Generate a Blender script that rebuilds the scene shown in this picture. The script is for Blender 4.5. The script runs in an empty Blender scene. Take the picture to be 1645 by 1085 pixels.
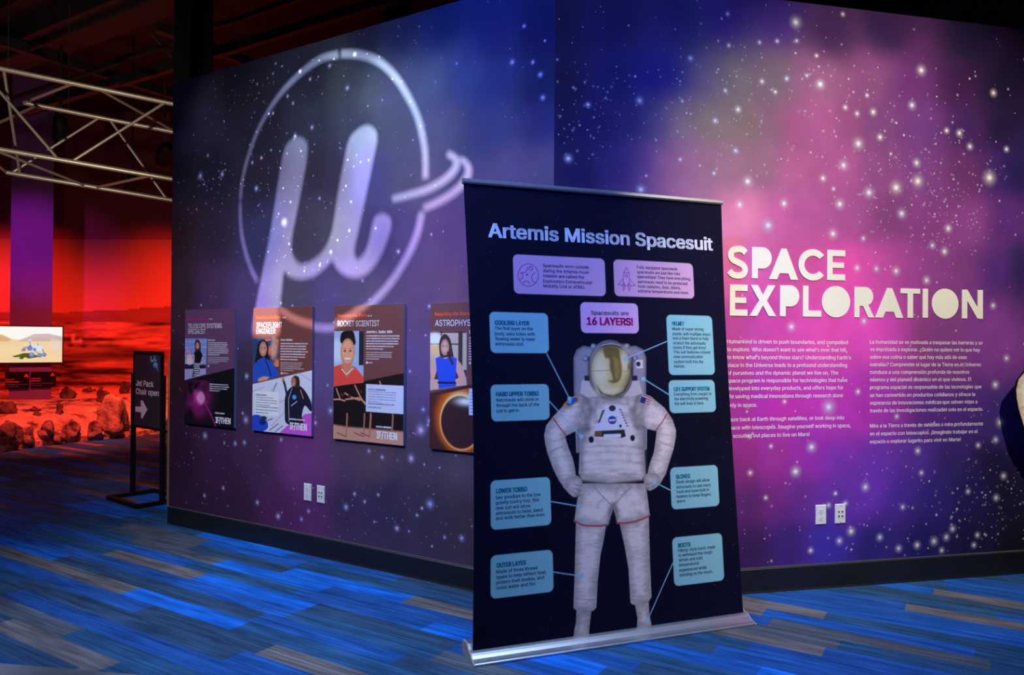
import bpy, bmesh, math, random
import numpy as np
from mathutils import Matrix, Vector
from mathutils.geometry import delaunay_2d_cdt

rng = np.random.default_rng(7); random.seed(7)
S = bpy.context.scene
COL = S.collection

# ------------------------------------------------------------------ camera
F, H = 1200.0, 1.42                      # focal length in pixels of the 1645 px frame, eye height
RO, PI_ = math.radians(.418), math.radians(.377)
AX = np.array([1., 0, 0])
FW = np.array([0, math.cos(PI_), math.sin(PI_)]); UP0 = np.array([0, -math.sin(PI_), math.cos(PI_)])
RT = math.cos(RO)*AX + math.sin(RO)*UP0; UP = -math.sin(RO)*AX + math.cos(RO)*UP0
CAM = np.array([0, 0, H])
cd = bpy.data.cameras.new('camera'); co = bpy.data.objects.new('camera', cd); COL.objects.link(co)
cd.sensor_width = 36; cd.lens = 36*F/1645; cd.clip_start = .05; cd.clip_end = 100
m = Matrix.Identity(4)
for i in range(3):
    m[i][0], m[i][1], m[i][2], m[i][3] = RT[i], UP[i], -FW[i], CAM[i]
co.matrix_world = m
S.camera = co

# ------------------------------------------------------------------ look, world, lamps
S.view_settings.view_transform = 'Standard'; S.view_settings.look = 'None'
S.view_settings.exposure = 0; S.view_settings.gamma = 1; S.view_settings.use_curve_mapping = False
w = bpy.data.worlds.new('world'); S.world = w; w.use_nodes = True
w.node_tree.nodes['Background'].inputs[0].default_value = (.25, .28, .6, 1)
w.node_tree.nodes['Background'].inputs[1].default_value = .05

def aim(o, p, q):
    o.location = p
    o.rotation_euler = (Vector(q)-Vector(p)).to_track_quat('-Z', 'Y').to_euler()
def spot(name, p, q, watts, col, deg, blend=1., rad=.05):
    l = bpy.data.lights.new(name, 'SPOT'); l.energy = watts; l.color = col
    l.spot_size = math.radians(deg); l.spot_blend = blend; l.shadow_soft_size = rad
    o = bpy.data.objects.new(name, l); COL.objects.link(o); aim(o, p, q); return o
def area(name, p, q, watts, col, sx, sy, spread=180):
    l = bpy.data.lights.new(name, 'AREA'); l.energy = watts; l.color = col; l.shape = 'RECTANGLE'
    l.size = sx; l.size_y = sy; l.spread = math.radians(spread)
    o = bpy.data.objects.new(name, l); COL.objects.link(o); aim(o, p, q); return o

area('house_fill', (0, -1.2, 4.6), (.1, 4., 1.0), 10, (.66, .58, .85), 4, 2)  # unseen overhead lamp added as general lavender fill
area('carpet_light', (-.3, 2.3, 5.2), (-.3, 2.8, 0), 88, (.40, .60, 1.), 5, 2.6, 75)
spot('blue_wash_light', (-1.6, .9, 4.6), (.05, 4.0, 2.75), 640, (.02, .12, 1.), 46)
spot('left_wall_light', (-1.2, 1.2, 4.4), (-.38, 4.3, 2.45), 165, (1., .97, .85), 32)
spot('left_wash_light', (-3.5, 2.3, 4.4), (-1.2, 4.88, 1.35), 620, (.84, .88, 1.), 66)
spot('title_light', (2.9, 1.35, 4.3), (2.30, 4.42, 1.86), 600, (1., .90, .68), 56, .7)
spot('banner_blue_light', (-1.7, .2, 4.4), (.10, 3.42, 1.80), 380, (.0, .15, 1.), 32, 1.)
spot('banner_light', (2.5, .3, 4.2), (1.35, 3.75, 1.15), 270, (1., .86, .62), 34, 1.)
for x in (-10.8, -9.8, -8.9, -6.6, -5.6, -4.6, -3.6):
    spot('mural_light', (x, 12.75, 3.7), (x-.1, 14.05, 1.35), 190, (1., .045, .03), 120, 1.)
spot('sand_light', (-5.35, 9.15, 3.75), (-6.6, 11.4, .3), 1700, (1., .08, .05), 84, 1.)
spot('amber_light', (-4.45, 9.6, 3.6), (-5.75, 11.6, .4), 260, (1., .38, .07), 26, 1.)
spot('column_light', (-6.6, 8.4, 3.4), (-7.85, 12.2, 2.9), 620, (.80, .05, .62), 30, 1.)
spot('truss_light', (-3.2, 3.4, 2.2), (-4.2, 7.0, 3.5), 260, (1., .82, .56), 50, 1.)
spot('far_carpet_fill', (-4.0, 5.2, 3.1), (-4.9, 7.9, 0), 120, (1., .26, .40), 90, 1.)  # added lamp standing in for red spill on the far carpet
spot('sign_fill', (-1.9, 3.0, 4.3), (-3.2, 6.5, .9), 150, (.9, .82, 1.), 18, 1.)  # added lamp, only there to brighten the sign

# ------------------------------------------------------------------ geometry helpers
def unit(v): v = np.asarray(v, float); return v/np.linalg.norm(v)
def ray(px, py): return FW + (px-822.5)/F*RT + (542.5-py)/F*UP
def at(px, py, depth): return CAM + ray(px, py)*depth
def flo(px, py, z=0.):
    d = ray(px, py); return CAM + d*(z-H)/d[2]
def lin(r, g, b):
    c = np.array([r, g, b], float)/255
    return np.where(c <= .04045, c/12.92, ((c+.055)/1.055)**2.4)

class Frame:
    """a plane standing in the room: x to the right, z up it, y into it"""
    def __init__(self, O, X, Z=(0, 0, 1)):
        self.O = np.asarray(O, float); self.X = unit(X); self.Z = unit(Z)
        self.Y = np.cross(self.Z, self.X)
        if self.Y @ (self.O-CAM) < 0: self.Y = -self.Y
    def uv(self, px, py):
        d = ray(px, py); k = ((self.O-CAM) @ self.Y)/(d @ self.Y)
        p = CAM + d*k - self.O
        return np.array([p @ self.X, p @ self.Z])
    def pt(self, u, v, w=0.): return self.O + self.X*u + self.Z*v - self.Y*w
    def sub(self, u, v, w=0.): return Frame(self.pt(u, v, w), self.X, self.Z)
    @property
    def M(self):
        m = Matrix.Identity(4)
        for i in range(3):
            m[i][0], m[i][1], m[i][2], m[i][3] = self.X[i], self.Y[i], self.Z[i], self.O[i]
        return m

class MB:
    """collects shapes, builds ONE mesh object"""
    def __init__(self): self.v = []; self.f = []; self.mi = []; self.n = 0; self.c = []
    def add(self, V, faces, mi=0, col=None):
        V = np.asarray(V, float).reshape(-1, 3); b = self.n
        self.v.append(V); self.n += len(V)
        if isinstance(faces, np.ndarray): fl = (faces+b).tolist()
        else: fl = [[i+b for i in f] for f in faces]
        self.f += fl; self.mi += [mi]*len(fl)
        c = np.ones((len(V), 4)); 
        if col is not None:
            col = np.asarray(col, float)
            if col.ndim == 1: c[:, :len(col)] = col
            else: c[:, :col.shape[1]] = col
        self.c.append(c); return self
    def box(self, lo, hi, mi=0, col=None):
        x0, y0, z0 = lo; x1, y1, z1 = hi
        V = [(x0,y0,z0),(x1,y0,z0),(x1,y1,z0),(x0,y1,z0),(x0,y0,z1),(x1,y0,z1),(x1,y1,z1),(x0,y1,z1)]
        return self.add(V, [(0,3,2,1),(4,5,6,7),(0,1,5,4),(1,2,6,5),(2,3,7,6),(3,0,4,7)], mi, col)
    def tube(self, p, q, r, n=12, mi=0, r2=None):
        p = np.asarray(p, float); q = np.asarray(q, float); d = unit(q-p)
        a = unit(np.cross(d, (0, 0, 1) if abs(d[2]) < .9 else (1, 0, 0))); b = np.cross(d, a)
        t = np.arange(n)*2*math.pi/n; ring = np.cos(t)[:, None]*a + np.sin(t)[:, None]*b
        V = np.vstack([p+ring*r, q+ring*(r2 or r)])
        fs = [(i, (i+1) % n, n+(i+1) % n, n+i) for i in range(n)] + [tuple(range(n))[::-1], tuple(range(n, 2*n))]
        return self.add(V, fs, mi)
    def path(self, pts, r, n=8, mi=0):
        for a, b in zip(pts[:-1], pts[1:]): self.tube(a, b, r, n, mi)
        return self
    def bar(self, p, q, wx, wz, side=(0, 0, 1), mi=0):
        """rectangular bar p->q"""
        p = np.asarray(p, float); q = np.asarray(q, float); d = unit(q-p)
        a = unit(np.cross(d, side)); b = np.cross(a, d)
        V = [e + a*sx*wx/2 + b*sz*wz/2 for e in (p, q) for sx, sz in ((-1,-1),(1,-1),(1,1),(-1,1))]
        return self.add(V, [(0,1,2,3),(7,6,5,4),(0,4,5,1),(1,5,6,2),(2,6,7,3),(3,7,4,0)], mi)
    def extr(self, pts, w0, w1, mi=0, col=None):
        """outline (u,v) in the frame's plane, from w0 to w1 out of it; fills by n-gon"""
        pts = np.asarray(pts, float); n = len(pts)
        V = np.vstack([np.c_[pts[:, 0], np.full(n, -w1), pts[:, 1]], np.c_[pts[:, 0], np.full(n, -w0), pts[:, 1]]])
        fs = [tuple(range(n)), tuple(range(2*n-1, n-1, -1))] + [(i, n+i, n+(i+1) % n, (i+1) % n) for i in range(n)]
        return self.add(V, fs, mi, col)
    def prof(self, prof, x0, x1, mi=0):
        """closed profile (y,z) swept along x"""
        n = len(prof)
        V = [(x0, y, z) for y, z in prof] + [(x1, y, z) for y, z in prof]
        fs = [tuple(range(n))[::-1], tuple(range(n, 2*n))] + [(i, (i+1) % n, n+(i+1) % n, n+i) for i in range(n)]
        return self.add(V, fs, mi)
    def text(self, s, u0, u1, v, cap, w=.001, mi=0, bold=0.):
        """one line of type; heavier weights are the outline struck several times, a little apart"""
        V, fs, wd, hc = glyphs(s)
        k = cap/hc; sx = (u1-u0)/wd if u1 is not None else k; b = bold*k
        if bold: sx = (u1-u0-2*b)/wd
        offs = [(0, 0)] if not bold else ([(b, 0), (-b, 0)] if bold < .02 else [(b, b*.5), (-b, b*.5), (b, -b*.5), (-b, -b*.5), (0, b*.5), (0, -b*.5)])
        for i, (ox, oz) in enumerate(offs):
            self.add(np.c_[V[:, 0]*sx + u0+b+ox, np.full(len(V), -w-.00004*i), V[:, 1]*k + v+oz], fs, mi)
        return self
    def build(self, name, mats, parent=None, M=None, smooth=False, cols=False, bevel=0.):
        me = bpy.data.meshes.new(name)
        V = np.vstack(self.v); me.from_pydata(V.tolist(), [], self.f)
        for a in (mats if isinstance(mats, (list, tuple)) else [mats]): me.materials.append(a)
        if any(self.mi): me.polygons.foreach_set('material_index', self.mi)
        if cols:
            a = me.color_attributes.new('Col', 'FLOAT_COLOR', 'POINT')
            a.data.foreach_set('color', np.vstack(self.c).astype(np.float32).ravel())
        if smooth: me.polygons.foreach_set('use_smooth', [True]*len(me.polygons))
        me.update(); me.validate()
        o = bpy.data.objects.new(name, me); COL.objects.link(o)
        if parent is not None: o.parent = parent
        if M is not None:
            if parent is not None: o.matrix_local = M
            else: o.matrix_world = M
        if bevel:
            b = o.modifiers.new('bevel', 'BEVEL'); b.width = bevel; b.segments = 2; b.limit_method = 'ANGLE'
        return o

def tag(o, label, cat, group=None, kind=None):
    if label: o['label'] = label
    if cat: o['category'] = cat
    if group: o['group'] = group
    if kind: o['kind'] = kind
    return o
def struct(o, label=None): 
    o['kind'] = 'structure'
    if label: o['label'] = label
    return o
def empty(name, M=None, loc=None):
    o = bpy.data.objects.new(name, None); COL.objects.link(o); o.empty_display_size = .1
    if M is not None: o.matrix_world = M
    if loc is not None: o.location = loc
    return o

try:                                       # the sans-serif that ships with Blender
    FONT = bpy.data.fonts.load(bpy.utils.system_resource('DATAFILES', path='fonts') + '/Inter.woff2')
except Exception:
    FONT = None
_gl = {}
def glyphs(s, bold=0.):
    """outline of a line of type as triangles (2D), its width and the cap height"""
    k = (s, 0.)
    if k in _gl: return _gl[k]
    cu = bpy.data.curves.new('t', 'FONT'); cu.body = s; cu.size = 1; cu.resolution_u = 3; cu.fill_mode = 'NONE'; cu.font = FONT or cu.font
    o = bpy.data.objects.new('t', cu); COL.objects.link(o)
    dg = bpy.context.evaluated_depsgraph_get(); dg.update()
    me = bpy.data.meshes.new_from_object(o.evaluated_get(dg))
    co = [v.co.to_2d() for v in me.vertices]; nx = {}
    for e in me.edges:
        a, b = e.vertices; nx.setdefault(a, []).append(b); nx.setdefault(b, []).append(a)
    bpy.data.objects.remove(o); bpy.data.curves.remove(cu); bpy.data.meshes.remove(me)
    seen = set(); loops_ = []
    for st in sorted(nx):
        if st in seen: continue
        lp = [st]; seen.add(st); c = st
        while True:
            q = [i for i in nx[c] if i not in seen]
            if not q: break
            c = c+1 if c+1 in q else q[0]; seen.add(c); lp.append(c)
        P = [co[lp[0]]]
        for i in lp[1:]:
            if (co[i]-P[-1]).length > 1e-4: P.append(co[i])
        if (P[0]-P[-1]).length < 1e-4: P.pop()
        if len(P) > 2: loops_.append(P)
    # glyph by glyph (loops whose boxes touch), so that long lines stay quick
    V, fs = [], []
    bx = [(min(p.x for p in P), max(p.x for p in P)) for P in loops_]; order = sorted(range(len(loops_)), key=lambda i: bx[i][0])
    groups, hi = [], -1e9
    for i in order:
        if bx[i][0] > hi: groups.append([])
        groups[-1].append(i); hi = max(hi, bx[i][1])
    for gr in groups:
        vs, ed = [], []; A0, A1 = [], []
        for i in gr:
            n = len(vs); P = loops_[i]; m_ = len(P); vs += P; ed += [(n+a, n+(a+1) % m_) for a in range(m_)]
            A = np.array([p[:] for p in P]); A0.append(A); A1.append(np.roll(A, -1, 0))
        A0, A1 = np.vstack(A0), np.vstack(A1)
        v2, _, f2 = delaunay_2d_cdt(vs, ed, [], 0, 1e-6)[:3]
        b = len(V); V += [p[:] for p in v2]
        for t in f2:
            c = np.mean([v2[i][:] for i in t], 0)
            up_ = (A0[:, 1] <= c[1]) & (A1[:, 1] > c[1]); dn = (A0[:, 1] > c[1]) & (A1[:, 1] <= c[1])
            cr = (A1[:, 0]-A0[:, 0])*(c[1]-A0[:, 1]) - (c[0]-A0[:, 0])*(A1[:, 1]-A0[:, 1])
            if int((up_ & (cr > 0)).sum()) - int((dn & (cr < 0)).sum()) != 0: fs.append(tuple(b+i for i in t))
    V = np.array(V) if V else np.zeros((1, 2))
    hc = _gl[('H', 0.)][3] if ('H', 0.) in _gl else V[:, 1].max()
    V = V - np.array([V[:, 0].min(), 0]); _gl[k] = (V, fs, V[:, 0].max(), hc)
    return _gl[k]
glyphs('H')

def smooth_loop(pts, k=6):
    P = np.asarray(pts, float); n = len(P); out = []
    for i in range(n):
        a, b, c, d = P[i-1], P[i], P[(i+1) % n], P[(i+2) % n]
        for j in range(k):
            t = j/k
            out.append(.5*((2*b)+(-a+c)*t+(2*a-5*b+4*c-d)*t*t+(-a+3*b-3*c+d)*t**3))
    return np.array(out)
def smooth_line(pts, k=8):
    P = np.asarray(pts, float); P = np.vstack([2*P[0]-P[1], P, 2*P[-1]-P[-2]]); out = []
    for i in range(1, len(P)-2):
        a, b, c, d = P[i-1:i+3]
        for j in range(k):
            t = j/k
            out.append(.5*((2*b)+(-a+c)*t+(2*a-5*b+4*c-d)*t*t+(-a+3*b-3*c+d)*t**3))
    out.append(P[-2]); return np.array(out)
def sstep(a, b, x): t = np.clip((x-a)/(b-a), 0, 1); return t*t*(3-2*t)
def vnoise(X, Y, seed):
    r = np.random.default_rng(seed).random((64, 64))
    xi = np.floor(X).astype(int); yi = np.floor(Y).astype(int); fx = X-xi; fy = Y-yi
    fx = fx*fx*(3-2*fx); fy = fy*fy*(3-2*fy)
    g = lambda a, b: r[a % 64, b % 64]
    return (g(xi, yi)*(1-fx)+g(xi+1, yi)*fx)*(1-fy)+(g(xi, yi+1)*(1-fx)+g(xi+1, yi+1)*fx)*fy
def fbm(X, Y, seed=0, o=4):
    s = 0; a = .5
    for i in range(o): s = s + a*vnoise(X*2**i+i*7.3, Y*2**i+i*3.1, seed+i); a /= 2
    return s/(1-.5**o)

class Canvas:
    """a printed sheet: a fine grid whose points carry ink colours"""
    def __init__(s, u0, u1, v0, v1, step, col=(0, 0, 0)):
        s.nu = int(round((u1-u0)/step))+1; s.nv = int(round((v1-v0)/step))+1
        s.u = np.linspace(u0, u1, s.nu); s.v = np.linspace(v0, v1, s.nv); s.h = step
        s.U, s.V = np.meshgrid(s.u, s.v); s.C = np.zeros(s.U.shape+(3,)); s.C[:] = col
        s.A = np.zeros(s.U.shape)
    def region(s, lo, hi, pad):
        i0, i1 = np.searchsorted(s.u, [lo[0]-pad, hi[0]+pad]); j0, j1 = np.searchsorted(s.v, [lo[1]-pad, hi[1]+pad])
        return slice(j0, j1), slice(i0, i1)
    def mix(s, sl, a, col):
        a = a[..., None]; s.C[sl] = s.C[sl]*(1-a) + np.asarray(col)*a
        s.A[sl] = np.maximum(s.A[sl], a[..., 0])
    def poly(s, pts, col, soft=0, alpha=1., smooth=False):
        if smooth: pts = smooth_loop(pts)
        P = np.asarray(pts, float); pad = 2*s.h+soft
        sl = s.region(P.min(0), P.max(0), pad); X, Y = s.U[sl], s.V[sl]
        if X.size == 0: return
        d = np.full(X.shape, 1e9); ins = np.zeros(X.shape, bool)
        for (x0, y0), (x1, y1) in zip(P, np.roll(P, -1, 0)):
            ex, ey = x1-x0, y1-y0; L = ex*ex+ey*ey+1e-15
            t = np.clip(((X-x0)*ex+(Y-y0)*ey)/L, 0, 1)
            d = np.minimum(d, (X-x0-t*ex)**2+(Y-y0-t*ey)**2)
            c = ((y0 > Y) != (y1 > Y)) & (X < ex*(Y-y0)/(ey if abs(ey) > 1e-12 else 1e-12)+x0)
            ins ^= c
        d = np.sqrt(d)*np.where(ins, -1, 1)
        k = max(s.h*.6, soft)
        a = alpha*(1-sstep(-k, k, d))
        s.mix(sl, a, col(X, Y, d) if callable(col) else col)
    def ell(s, c, r, col, soft=0, alpha=1., rot=0.):
        R = max(r); sl = s.region((c[0]-R, c[1]-R), (c[0]+R, c[1]+R), soft*1.5+2*s.h); X, Y = s.U[sl]-c[0], s.V[sl]-c[1]
        if X.size == 0: return
        cr, sr = math.cos(rot), math.sin(rot); X, Y = X*cr+Y*sr, -X*sr+Y*cr
        q = np.sqrt((X/r[0])**2+(Y/r[1])**2); d = (q-1)*min(r); k = max(s.h*.6, soft)
        s.mix(sl, alpha*(1-sstep(-k, k, d)), col(s.U[sl], s.V[sl], d) if callable(col) else col)
    def glow(s, c, r, col, alpha=1.):
        sl = s.region((c[0]-3*r[0], c[1]-3*r[1]), (c[0]+3*r[0], c[1]+3*r[1]), 0)
        q = ((s.U[sl]-c[0])/r[0])**2+((s.V[sl]-c[1])/r[1])**2
        s.mix(sl, alpha*np.exp(-q), col)
    def line(s, pts, w, col, alpha=1., soft=0):
        for p, q in zip(pts[:-1], pts[1:]):
            p = np.asarray(p); q = np.asarray(q)
            sl = s.region(np.minimum(p, q), np.maximum(p, q), w+2*s.h+soft); X, Y = s.U[sl], s.V[sl]
            if X.size == 0: continue
            e = q-p; L = e @ e+1e-15; t = np.clip(((X-p[0])*e[0]+(Y-p[1])*e[1])/L, 0, 1)
            d = np.hypot(X-p[0]-t*e[0], Y-p[1]-t*e[1])-w/2; k = max(s.h*.6, soft)
            s.mix(sl, alpha*(1-sstep(-k, k, d)), col)
    def rect(s, a, b, col, r=0., alpha=1.):
        c = (np.asarray(a)+b)/2; hw = np.abs(np.asarray(b)-a)/2
        sl = s.region(c-hw, c+hw, 2*s.h); X = np.abs(s.U[sl]-c[0])-hw[0]+r; Y = np.abs(s.V[sl]-c[1])-hw[1]+r
        d = np.hypot(np.maximum(X, 0), np.maximum(Y, 0))+np.minimum(np.maximum(X, Y), 0)-r
        s.mix(sl, alpha*(1-sstep(-s.h*.6, s.h*.6, d)), col(s.U[sl], s.V[sl], d) if callable(col) else col)
    def copy_lines(s, u0, u1, v0, v1, n, col, alpha=.8):
        """small unreadable copy: rows of word-long strokes"""
        r = np.random.default_rng(int(abs(u0*1e4)+n)); lh = (v1-v0)/n
        for i in range(n):
            u = u0; end = u1-(r.random()*.18*(u1-u0) if i < n-1 else .5*(u1-u0)); v = v1-(i+.55)*lh
            while u < end:
                wd = lh*(.8+2.2*r.random()); s.line([(u, v), (min(u+wd, u1), v)], lh*.36, col, alpha*(.7+.3*r.random())); u += wd+lh*.45
    def into(s, mb, w=0., mi=0, mask=None, wave=None):
        n = s.nu*s.nv; I = np.arange(n).reshape(s.nv, s.nu)
        f = np.stack([I[:-1, :-1], I[:-1, 1:], I[1:, 1:], I[1:, :-1]], -1).reshape(-1, 4)
        U, V = s.U, s.V; W = np.full(U.shape, float(w))
        if wave: U, V, W = wave(U, V, W)
        P = np.stack([U, -W, V], -1).reshape(-1, 3); C = s.C.reshape(-1, 3)
        if mask is not None:
            keep = mask.ravel()[f].all(1); f = f[keep]
            used = np.unique(f); mp = np.full(n, -1); mp[used] = np.arange(len(used)); f = mp[f]; P = P[used]; C = C[used]
        mb.add(P, f, mi, C); return mb

# ------------------------------------------------------------------ materials
class NT:
    def __init__(s, name):
        s.m = bpy.data.materials.new(name); s.m.use_nodes = True; s.t = s.m.node_tree
        s.b = s.t.nodes['Principled BSDF']; s.out = s.t.nodes['Material Output']
    def n(s, typ, **k):
        x = s.t.nodes.new(typ)
        for a, v in k.items():
            if a.startswith('i_'): x.inputs[a[2:]].default_value = v
            else: setattr(x, a, v)
        return x
    def l(s, a, b): s.t.links.new(a, b)
    def math(s, op, a, b=None, c=None):
        x = s.n('ShaderNodeMath', operation=op)
        for i, v in enumerate((a, b, c)):
            if v is None: continue
            if isinstance(v, (int, float)): x.inputs[i].default_value = v
            else: s.l(v, x.inputs[i])
        return x.outputs[0]
    def mixc(s, f, a, b, mode='MIX'):
        x = s.n('ShaderNodeMix', data_type='RGBA', blend_type=mode)
        for i, v in ((0, f), (6, a), (7, b)):
            if isinstance(v, (int, float)): x.inputs[i].default_value = v
            elif isinstance(v, (tuple, list, np.ndarray)): x.inputs[i].default_value = tuple(v)[:3]+(1,)
            else: s.l(v, x.inputs[i])
        return x.outputs[2]
    def noise(s, scale, vec=None, detail=3, rough=.5):
        x = s.n('ShaderNodeTexNoise'); x.inputs['Scale'].default_value = scale; x.inputs['Detail'].default_value = detail; x.inputs['Roughness'].default_value = rough
        if vec is not None: s.l(vec, x.inputs['Vector'])
        return x.outputs['Fac']
    def ramp(s, fac, stops, interp='LINEAR'):
        x = s.n('ShaderNodeValToRGB'); x.color_ramp.interpolation = interp; e = x.color_ramp.elements
        while len(e) < len(stops): e.new(.5)
        for q, (p, c) in zip(e, stops): q.position = p; q.color = tuple(c)[:3]+(1,)
        s.l(fac, x.inputs[0]); return x.outputs[0]

def plain(name, col, rough=.6, metal=0., spec=.5, var=.06, scale=30., bump=0.):
    t = NT(name); tc = t.n('ShaderNodeTexCoord').outputs['Object']
    nz = t.noise(scale, tc); k = t.mixc(nz, np.asarray(col)*(1-var), np.minimum(np.asarray(col)*(1+var), 1))
    t.l(k, t.b.inputs['Base Color']); t.b.inputs['Roughness'].default_value = rough; t.b.inputs['Metallic'].default_value = metal
    t.b.inputs['Specular IOR Level'].default_value = spec
    if bump:
        b = t.n('ShaderNodeBump'); b.inputs['Strength'].default_value = bump; b.inputs['Distance'].default_value = .01
        t.l(nz, b.inputs['Height']); t.l(b.outputs[0], t.b.inputs['Normal'])
    return t.m
def printed(name, rough=.55, spec=.3, weave=0., grain=.0, gscale=400):
    t = NT(name); a = t.n('ShaderNodeVertexColor', layer_name='Col'); c = a.outputs['Color']
    if grain:
        tc = t.n('ShaderNodeTexCoord').outputs['Object']; g = t.noise(gscale, tc, 2)
        k = t.math('MULTIPLY_ADD', g, 2*grain, 1-grain)
        c = t.mixc(1., c, t.n('ShaderNodeCombineColor').outputs[0], 'MULTIPLY')
        cc = c.node.inputs[7].links[0].from_node
        for i in range(3): t.l(k, cc.inputs[i])
    t.l(c, t.b.inputs['Base Color']); t.b.inputs['Roughness'].default_value = rough; t.b.inputs['Specular IOR Level'].default_value = spec
    return t.m
def glowing(name, strength):
    t = NT(name); a = t.n('ShaderNodeVertexColor', layer_name='Col')
    e = t.n('ShaderNodeEmission'); e.inputs[1].default_value = strength; t.l(a.outputs[0], e.inputs[0]); t.l(e.outputs[0], t.out.inputs[0])
    return t.m
def star_mat():
    t = NT('star_print'); a = t.n('ShaderNodeVertexColor', layer_name='Col')
    t.l(a.outputs['Color'], t.b.inputs['Base Color']); t.b.inputs['Roughness'].default_value = .7; t.b.inputs['Specular IOR Level'].default_value = .1
    t.l(a.outputs['Alpha'], t.b.inputs['Alpha']); return t.m

M_PRINT = printed('printed_paper', .5, .35); M_FABRIC = printed('banner_fabric', .75, .12, grain=.05)
M_WALL = printed('printed_wall', .75, .15, grain=.16, gscale=9); M_STAR = star_mat(); M_MURAL = printed('mars_mural_print', .8, .1)
M_SCREEN = glowing('monitor_screen', .95)
M_ALU = plain('brushed_aluminium', (.62, .60, .64), .32, .85, var=.05, scale=60)
M_ALU_D = plain('truss_aluminium', (.50, .46, .40), .45, .55, var=.1, scale=20)
M_BLACK = plain('black_paint', (.006, .006, .008), .6, spec=.3, var=.2)
M_BASE = plain('black_rubber', (.010, .010, .013), .42, var=.35, scale=6)
M_LIP_LIGHT = plain('lip_light_grey', (.09, .088, .10), .5)
M_DARK = plain('dark_ceiling_paint', (.0025, .0022, .003), .8, var=.3, scale=3)
M_PIPE = plain('dark_brown_paint', (.015, .009, .009), .65, var=.2, scale=5)
M_WHITE = plain('white_plastic', (.80, .80, .80), .4, var=.02)
M_SLOT = plain('dark_slot', (.03, .03, .035), .7)
M_CREAM = plain('cream_vinyl', lin(250, 246, 228), .6, spec=.2, var=.02)
M_WTEXT = plain('pale_vinyl', lin(246, 226, 246), .6, spec=.2, var=.02)
M_WOOD = NT('oak_corner_guard')
_tc = M_WOOD.n('ShaderNodeTexCoord'); _mp = M_WOOD.n('ShaderNodeMapping'); _mp.inputs['Scale'].default_value = (40, 40, 2.5)
M_WOOD.l(_tc.outputs['Object'], _mp.inputs[0])
M_WOOD.l(M_WOOD.ramp(M_WOOD.noise(1., _mp.outputs[0], 4), [(.3, (.22, .11, .045)), (.7, (.38, .21, .09))]), M_WOOD.b.inputs['Base Color']); M_WOOD = M_WOOD.m
M_TITLE = plain('white_ink', (.86, .85, .88), .6, spec=.2, var=.01)
M_NAVY = plain('navy_ink', lin(24, 22, 66), .6, spec=.2); M_TEAL = plain('teal_ink', lin(18, 140, 160), .6, spec=.2)
M_MAG = plain('magenta_ink', lin(190, 16, 120), .6, spec=.2); M_ORANGE = plain('orange_ink', lin(255, 92, 50), .6, spec=.2)
M_COLUMN = plain('column_paint', (.13, .05, .26), .8, var=.05); M_GREYTOP = None

# ------------------------------------------------------------------ wall lines
Cn = flo(885, 977); EL = flo(271, 841); ER0 = flo(1645, 920.8)
tL = unit(EL-Cn); tR = unit(ER0-Cn); ER = Cn + tR*5.2
LL = float(np.linalg.norm(EL-Cn)); WH = 3.413
FL = Frame(Cn, -tL)                      # u runs to the right: u = 0 at the corner, -LL at the free end
FR = Frame(Cn, tR)                       # u = 0 at the corner
nL, nR = -FL.Y, -FR.Y

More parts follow.
